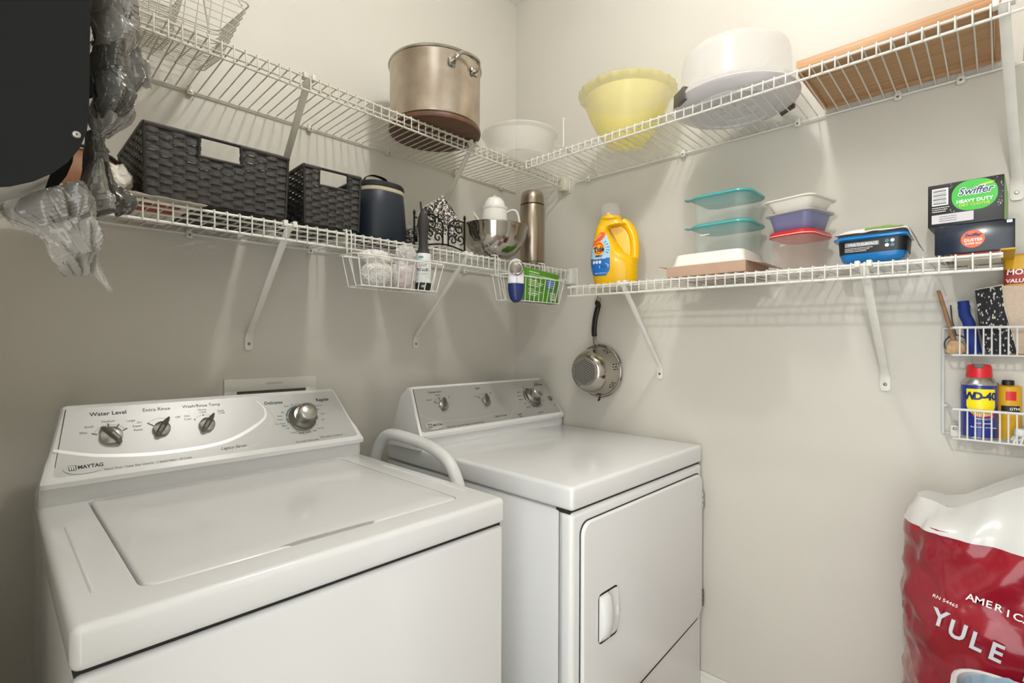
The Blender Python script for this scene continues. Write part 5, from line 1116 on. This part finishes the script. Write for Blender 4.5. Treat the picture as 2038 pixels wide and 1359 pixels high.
def sackw(a, z):
    p = sack(a, z); f_ = (z-.812)/.030
    rise = max(0, min(1, (.165-p.y)/.22))
    g_ = noise.noise(V((p.y*14+f_*1.5, f_*.8, 3.0)))
    return V((p.x*(1.015-.55*f_*f_)+.010*g_*f_, p.y*(1.012-.06*f_*(1-rise)), p.z+f_*(.012+.115*rise)+.012*f_*g_))
m = MB(); m.loft([[sackw(2*pi*j/110, z) for j in range(110)] for z in zs], cap=False)
m.add([sackw(2*pi*j/110, zs[-1]) for j in range(110)], [tuple(range(110))]); m.build('white_top', M_wbag, t, ang=65)
FB = lambda y, z, x: frame((0, -1, 0), (0, 0, 1), (-1, 0, 0), (x, y, z))
M_sil = mat('silver_print', '#c9ced2', .35, var=.1)
def sxt(s, yw, zw, size, tilt=-.18, **k):
    y = yw+1.63; z = zw-FZ
    # printed lettering on a thin film following the sack face
    best = min((sack(2*pi*j/110, min(z, .815)).x for j in range(110) if abs(sack(2*pi*j/110, min(z, .815)).y-y) < .03), default=-.14)
    return txt(s, size, FB(y, z, best-.004) @ Matrix.Rotation(tilt, 4, 'Z'), k.pop('m', M_sil), t, **k)
for i, ch in enumerate('YULE'): sxt(ch, -1.464-.0268*i, .704-.0085*i, .047, -.20, bold=.0012, sx=.80)
for i, ch in enumerate('LOG'): sxt(ch, -1.590-.035*i, .658-.0085*i, .052, -.20, bold=.0012, sx=.8)
for i, ch in enumerate('AMERICAN'): sxt(ch, -1.509-.0128*i, .762-.0022*i, .019, -.12, bold=.0002, m=M_white)
sxt('RN 54465', -1.472, .741, .0095, -.25, m=M_white)

# ------------------------------------------------------------------ waste bin with a blue liner
M_bin = mat('white_bin_plastic', '#dcdcda', .3, var=.03); M_liner = mat('blue_liner', '#a9c3d6', .25, alpha=.85, var=.12, vscale=25, coat=.3, bump=.4, bscale=45)
t = thing('waste_bin', 'white waste bin with a pale blue bag liner in front of the red sack', 'bin', (-.478, -1.63, FZ))
BZ = .595
MB().loft([rsec(.10, .105, .04, 0), rsec(.105, .11, .045, .01), rsec(.128, .138, .05, BZ-.02), rsec(.134, .144, .052, BZ-.016), rsec(.134, .144, .052, BZ-.002), rsec(.130, .140, .05, BZ), rsec(.126, .136, .048, BZ-.002), rsec(.122, .132, .048, BZ-.06)], cap=False).add(rsec(.10, .105, .04, 0), [tuple(range(24))]).build('bin_body', M_bin, t, ang=45)
def lin_(a, v):
    ca, sa = cos(a), sin(a); e = .5; s_ = (1-.10*v); x, y = .120*s_*math.copysign(abs(ca)**e, ca), .130*s_*math.copysign(abs(sa)**e, sa)
    d = .006*noise.noise(V((a*6, v*3, 3)))+.004*noise.noise(V((a*17, v*6, 5)))
    return V((x*(1+d*6), y*(1+d*6), BZ+.004-.35*v+.006*noise.noise(V((a*5, 0, 9)))))
MB().loft([[lin_(2*pi*j/90, v/14) for j in range(90)] for v in range(15)], cap=False).add([lin_(2*pi*j/90, 1) for j in range(90)], [tuple(range(90))]).build('liner', M_liner, t, ang=70)

# ------------------------------------------------------------------ bag dispenser on the left wall with bags
M_blk = mat('black_enamel', '#121211', .6, spec=.25, var=.05, vscale=8); M_gm = mat('pale_inner_metal', '#a8a399', .35, var=.05)
bx0, bx1, bz0, bz1 = XL+.001, -1.5735, 1.338, 1.70
t = thing('bag_dispenser', 'black metal bag dispenser with rounded lower corner at the left edge', 'bag dispenser', (XL, -1.057, bz0))
X = bx1-XL
def platep(o=0):
    r = .062-o; p = [(0.001, o), (X-r-o, o)]
    for k in range(9): a = R(-90+90*k/8); p.append((X-o-r+r*cos(a), o+r+r*sin(a)))
    return p+[(X-o+.002, bz1-bz0), (0.001, bz1-bz0)]
PX = Matrix(((1,0,0,0),(0,0,1,0),(0,1,0,0),(0,0,0,1)))
for y in (-.043, .041): MB().prism(platep(), Matrix.Translation((0, y, 0)) @ PX, .002).build('side_plate', M_blk, t)
edge = platep(.0012)[:7]
m = MB(); vs = [V((p[0], y, p[1])) for y in (-.041, .041) for p in edge]; n = len(edge)
m.add(vs, [(i, i+1, n+i+1, n+i) for i in range(n-1)]); o = m.build('bottom_sheet', M_gm, t, ang=60); so = o.modifiers.new('s', 'SOLIDIFY'); so.thickness = .001
MB().box(.001, .003, -.041, .041, .0, bz1-bz0).build('back_plate', M_blk, t)
MB().lathe([(.0005, .0016), (.0022, .0014), (.0028, 0)], 14).build('screw', M_chromel, t, (X-.0065, -.0432, .0465), (R(90), 0, 0))
MB().tube([(.02, .043, .0005), (.06, .043, .0005), (.095, .043, .0015)], .001, 6).build('edge_bead', M_blackp, t)
M_pb1 = mat('grey_plastic_bag', '#8f8a83', .2, alpha=.88, var=.3, vscale=18, coat=.6); M_pb2 = mat('dark_plastic_bag', '#66625d', .22, alpha=.93, var=.35, vscale=18, coat=.6); M_pb3 = mat('pale_plastic_bag', '#b9b3aa', .15, alpha=.55, var=.25, vscale=20, coat=.7)
def flap(rows, amp, nf, seed, m, par=None, bulge=0, th=.0004, name='sheet'):
    # a thin crumpled sheet through rows of (left (x, z), right (x, z), y)
    cs = [(V((l[0], y, l[1])), V((r_[0], y, r_[1]))) for (l, r_, y) in rows]
    A = bez([c[0] for c in cs], 10); B = bez([c[1] for c in cs], 10); nv = len(A)-1; ct, st = cos(seed*1.9), sin(seed*1.9)
    rg = lambda x, y, q: 1-2.5*abs(noise.noise(V((x, y, q+seed*3.7))))
    def f(u, v):
        i = min(nv, int(round(v*nv))); p = A[i].lerp(B[i], u); L = (A[-1]-A[0]).length/max(.02, (B[nv//2]-A[nv//2]).length)
        a, b = (u-.5)*nf, (v-.5)*nf*L; x, y = a*ct-b*st*.45, a*st+b*ct*.45; wp = .5*noise.noise(V((a*.7, b*.7, seed)))
        d = amp*(rg(x+wp, y, 0)+.45*rg(x*2.1-y*.8+wp, y*1.3, 5)+.16*rg(x*4.6, y*3.1+x, 9))
        e = sin(pi*u)*sin(pi*min(1, v*.9+.08))
        return p+V((.35*d, -1.0*d-bulge*e, .25*d))
    o = MB().grid(f, 48, nv*2).build(name, m, par, ang=40)
    s2 = o.modifiers.new('s', 'SOLIDIFY'); s2.thickness = th
    return o
def bag(label, sheets):
    r0_ = sheets[0][0][0]; c = V((r0_[0][0], r0_[2], r0_[0][1])); t = thing('plastic_bag', label, 'plastic bag', c, 0, 'plastic bags stuffed in the dispenser')
    for (rows, amp, nf, seed, m, bu) in sheets:
        o = flap(rows, amp, nf, seed, m, t, bu); o.data.transform(Matrix.Translation(-c))
    return t
bag('grey plastic bag bulging from the top of the dispenser', [
    ([((-1.5696, 1.5200), (-1.5463, 1.5281), -1.05), ((-1.5696, 1.5009), (-1.5390, 1.5116), -1.05), ((-1.5695, 1.4856), (-1.5363, 1.4925), -1.05), ((-1.5659, 1.4718), (-1.5460, 1.4722), -1.05)], .0045, 2.6, 1.0, M_pb1, .016),
    ([((-1.5676, 1.4896), (-1.5508, 1.5053), -1.06), ((-1.5676, 1.4783), (-1.5438, 1.4929), -1.06), ((-1.5676, 1.4670), (-1.5412, 1.4802), -1.06), ((-1.5657, 1.4564), (-1.5506, 1.4605), -1.06)], .0045, 2.8, 2.0, M_pb1, .014)])
bag('dark plastic bag bulging from the middle of the dispenser', [
    ([((-1.5705, 1.4697), (-1.5500, 1.4804), -1.055), ((-1.5705, 1.4564), (-1.5423, 1.4698), -1.055), ((-1.5704, 1.4412), (-1.5376, 1.4515), -1.055), ((-1.5704, 1.4261), (-1.5466, 1.4323), -1.055)], .0055, 3.0, 3.4, M_pb2, .016),
    ([((-1.5686, 1.4421), (-1.5559, 1.4508), -1.065), ((-1.5685, 1.4290), (-1.5456, 1.4392), -1.065), ((-1.5685, 1.4178), (-1.5462, 1.4234), -1.065), ((-1.5684, 1.4085), (-1.5566, 1.4104), -1.065)], .0050, 3.0, 4.6, M_pb2, .012)])
bag('grey plastic bag bulging just above the screw of the dispenser', [
    ([((-1.5686, 1.4270), (-1.5530, 1.4305), -1.06), ((-1.5720, 1.4145), (-1.5435, 1.4239), -1.06), ((-1.5719, 1.4052), (-1.5448, 1.4136), -1.06), ((-1.5690, 1.3978), (-1.5583, 1.4002), -1.06)], .0045, 2.6, 5.3, M_pb1, .012),
    ([((-1.5680, 1.4101), (-1.5546, 1.4151), -1.05), ((-1.5680, 1.4047), (-1.5521, 1.4095), -1.05), ((-1.5680, 1.3978), (-1.5577, 1.4012), -1.05)], .003, 2.2, 6.1, M_pb1, .008)])
bag('clear plastic bag tail hanging beside the upper wire shelf', [([((-1.5477, 1.4785), (-1.5370, 1.4888), -1.03), ((-1.5450, 1.4659), (-1.5287, 1.4786), -1.03), ((-1.5409, 1.4562), (-1.5250, 1.4595), -1.03)], .0035, 2.2, 4.0, M_pb3, .004)])
bag('dark grey plastic bag hanging below the dispenser in front of the magazine', [
    ([((-1.5704, 1.4054), (-1.5620, 1.4040), -1.045), ((-1.5719, 1.3844), (-1.5545, 1.3909), -1.03), ((-1.5742, 1.3602), (-1.5466, 1.3714), -1.03), ((-1.5711, 1.3450), (-1.5365, 1.3611), -1.03), ((-1.5619, 1.3435), (-1.5418, 1.3483), -1.03)], .0050, 2.4, 9.0, M_pb2, .010),
    ([((-1.5696, 1.3782), (-1.5625, 1.3839), -1.05), ((-1.5760, 1.3557), (-1.5566, 1.3618), -1.05), ((-1.5765, 1.3405), (-1.5525, 1.3477), -1.05)], .0045, 2.2, 7.7, M_pb1, .008)])
bag('pale crinkled plastic bag drooping lowest under the dispenser', [
    ([((-1.6178, 1.3379), (-1.5769, 1.3621), -1.06), ((-1.6154, 1.3291), (-1.5682, 1.3490), -1.06), ((-1.6014, 1.3200), (-1.5652, 1.3321), -1.06), ((-1.5922, 1.3058), (-1.5628, 1.3210), -1.055), ((-1.5868, 1.2955), (-1.5687, 1.3050), -1.055), ((-1.5808, 1.2928), (-1.5681, 1.2933), -1.05)], .0050, 3.2, 2.0, M_pb3, .010),
    ([((-1.6064, 1.3414), (-1.5779, 1.3581), -1.072), ((-1.6100, 1.3304), (-1.5681, 1.3493), -1.072), ((-1.5976, 1.3223), (-1.5717, 1.3375), -1.072)], .0042, 3.0, 8.3, M_pb1, .010),
    ([((-1.5817, 1.3270), (-1.5664, 1.3370), -1.07), ((-1.5803, 1.3164), (-1.5634, 1.3226), -1.07), ((-1.5748, 1.3070), (-1.5657, 1.3111), -1.07)], .0040, 2.4, 3.1, M_pb3, .008)])
bag('thin clear plastic bag strip dangling under the pale bag', [([((-1.5706, 1.3244), (-1.5623, 1.3264), -1.05), ((-1.5693, 1.3054), (-1.5622, 1.3101), -1.05), ((-1.5669, 1.2961), (-1.5591, 1.2969), -1.05), ((-1.5572, 1.2833), (-1.5541, 1.2820), -1.05)], .0018, 1.6, 7.0, M_pb3, .003)])

# ------------------------------------------------------------------ things left of the baskets
M_lea = mat('tan_leather', '#8a5a34', .45, var=.2, vscale=20); M_leb = mat('dark_piping', '#1f1714', .5, var=.1)
t = thing('leather_purse', 'tan leather purse with dark piping left of the larger basket', 'purse', (-1.498, -.185, LZ), R(6))
MB().loft([rsec(.075, .028, .02, .0), rsec(.080, .032, .025, .02), rsec(.078, .028, .025, .07), rsec(.070, .018, .017, .095), rsec(.060, .010, .009, .104)]).build('body', M_lea, t, ang=60)
MB().tube(bez([(-.078, -.030, .035), (-.06, -.026, .080), (-.02, -.020, .104), (.03, -.020, .104), (.066, -.022, .085), (.080, -.026, .045)], 6), .0035, 8).build('piping', M_leb, t)
M_wpb = mat('white_crinkled_bag', '#ddd8cf', .35, var=.08, vscale=25)
o = crumple((0, 0, .030), (.027, .030, .030), 6.3, .22, 4, 1.0).build('paper_bag', M_wpb, None, (-1.446, -.275, LZ+.003), ang=45)
tag(o, 'crumpled white paper bag wedged beside the larger woven basket', 'paper bag')
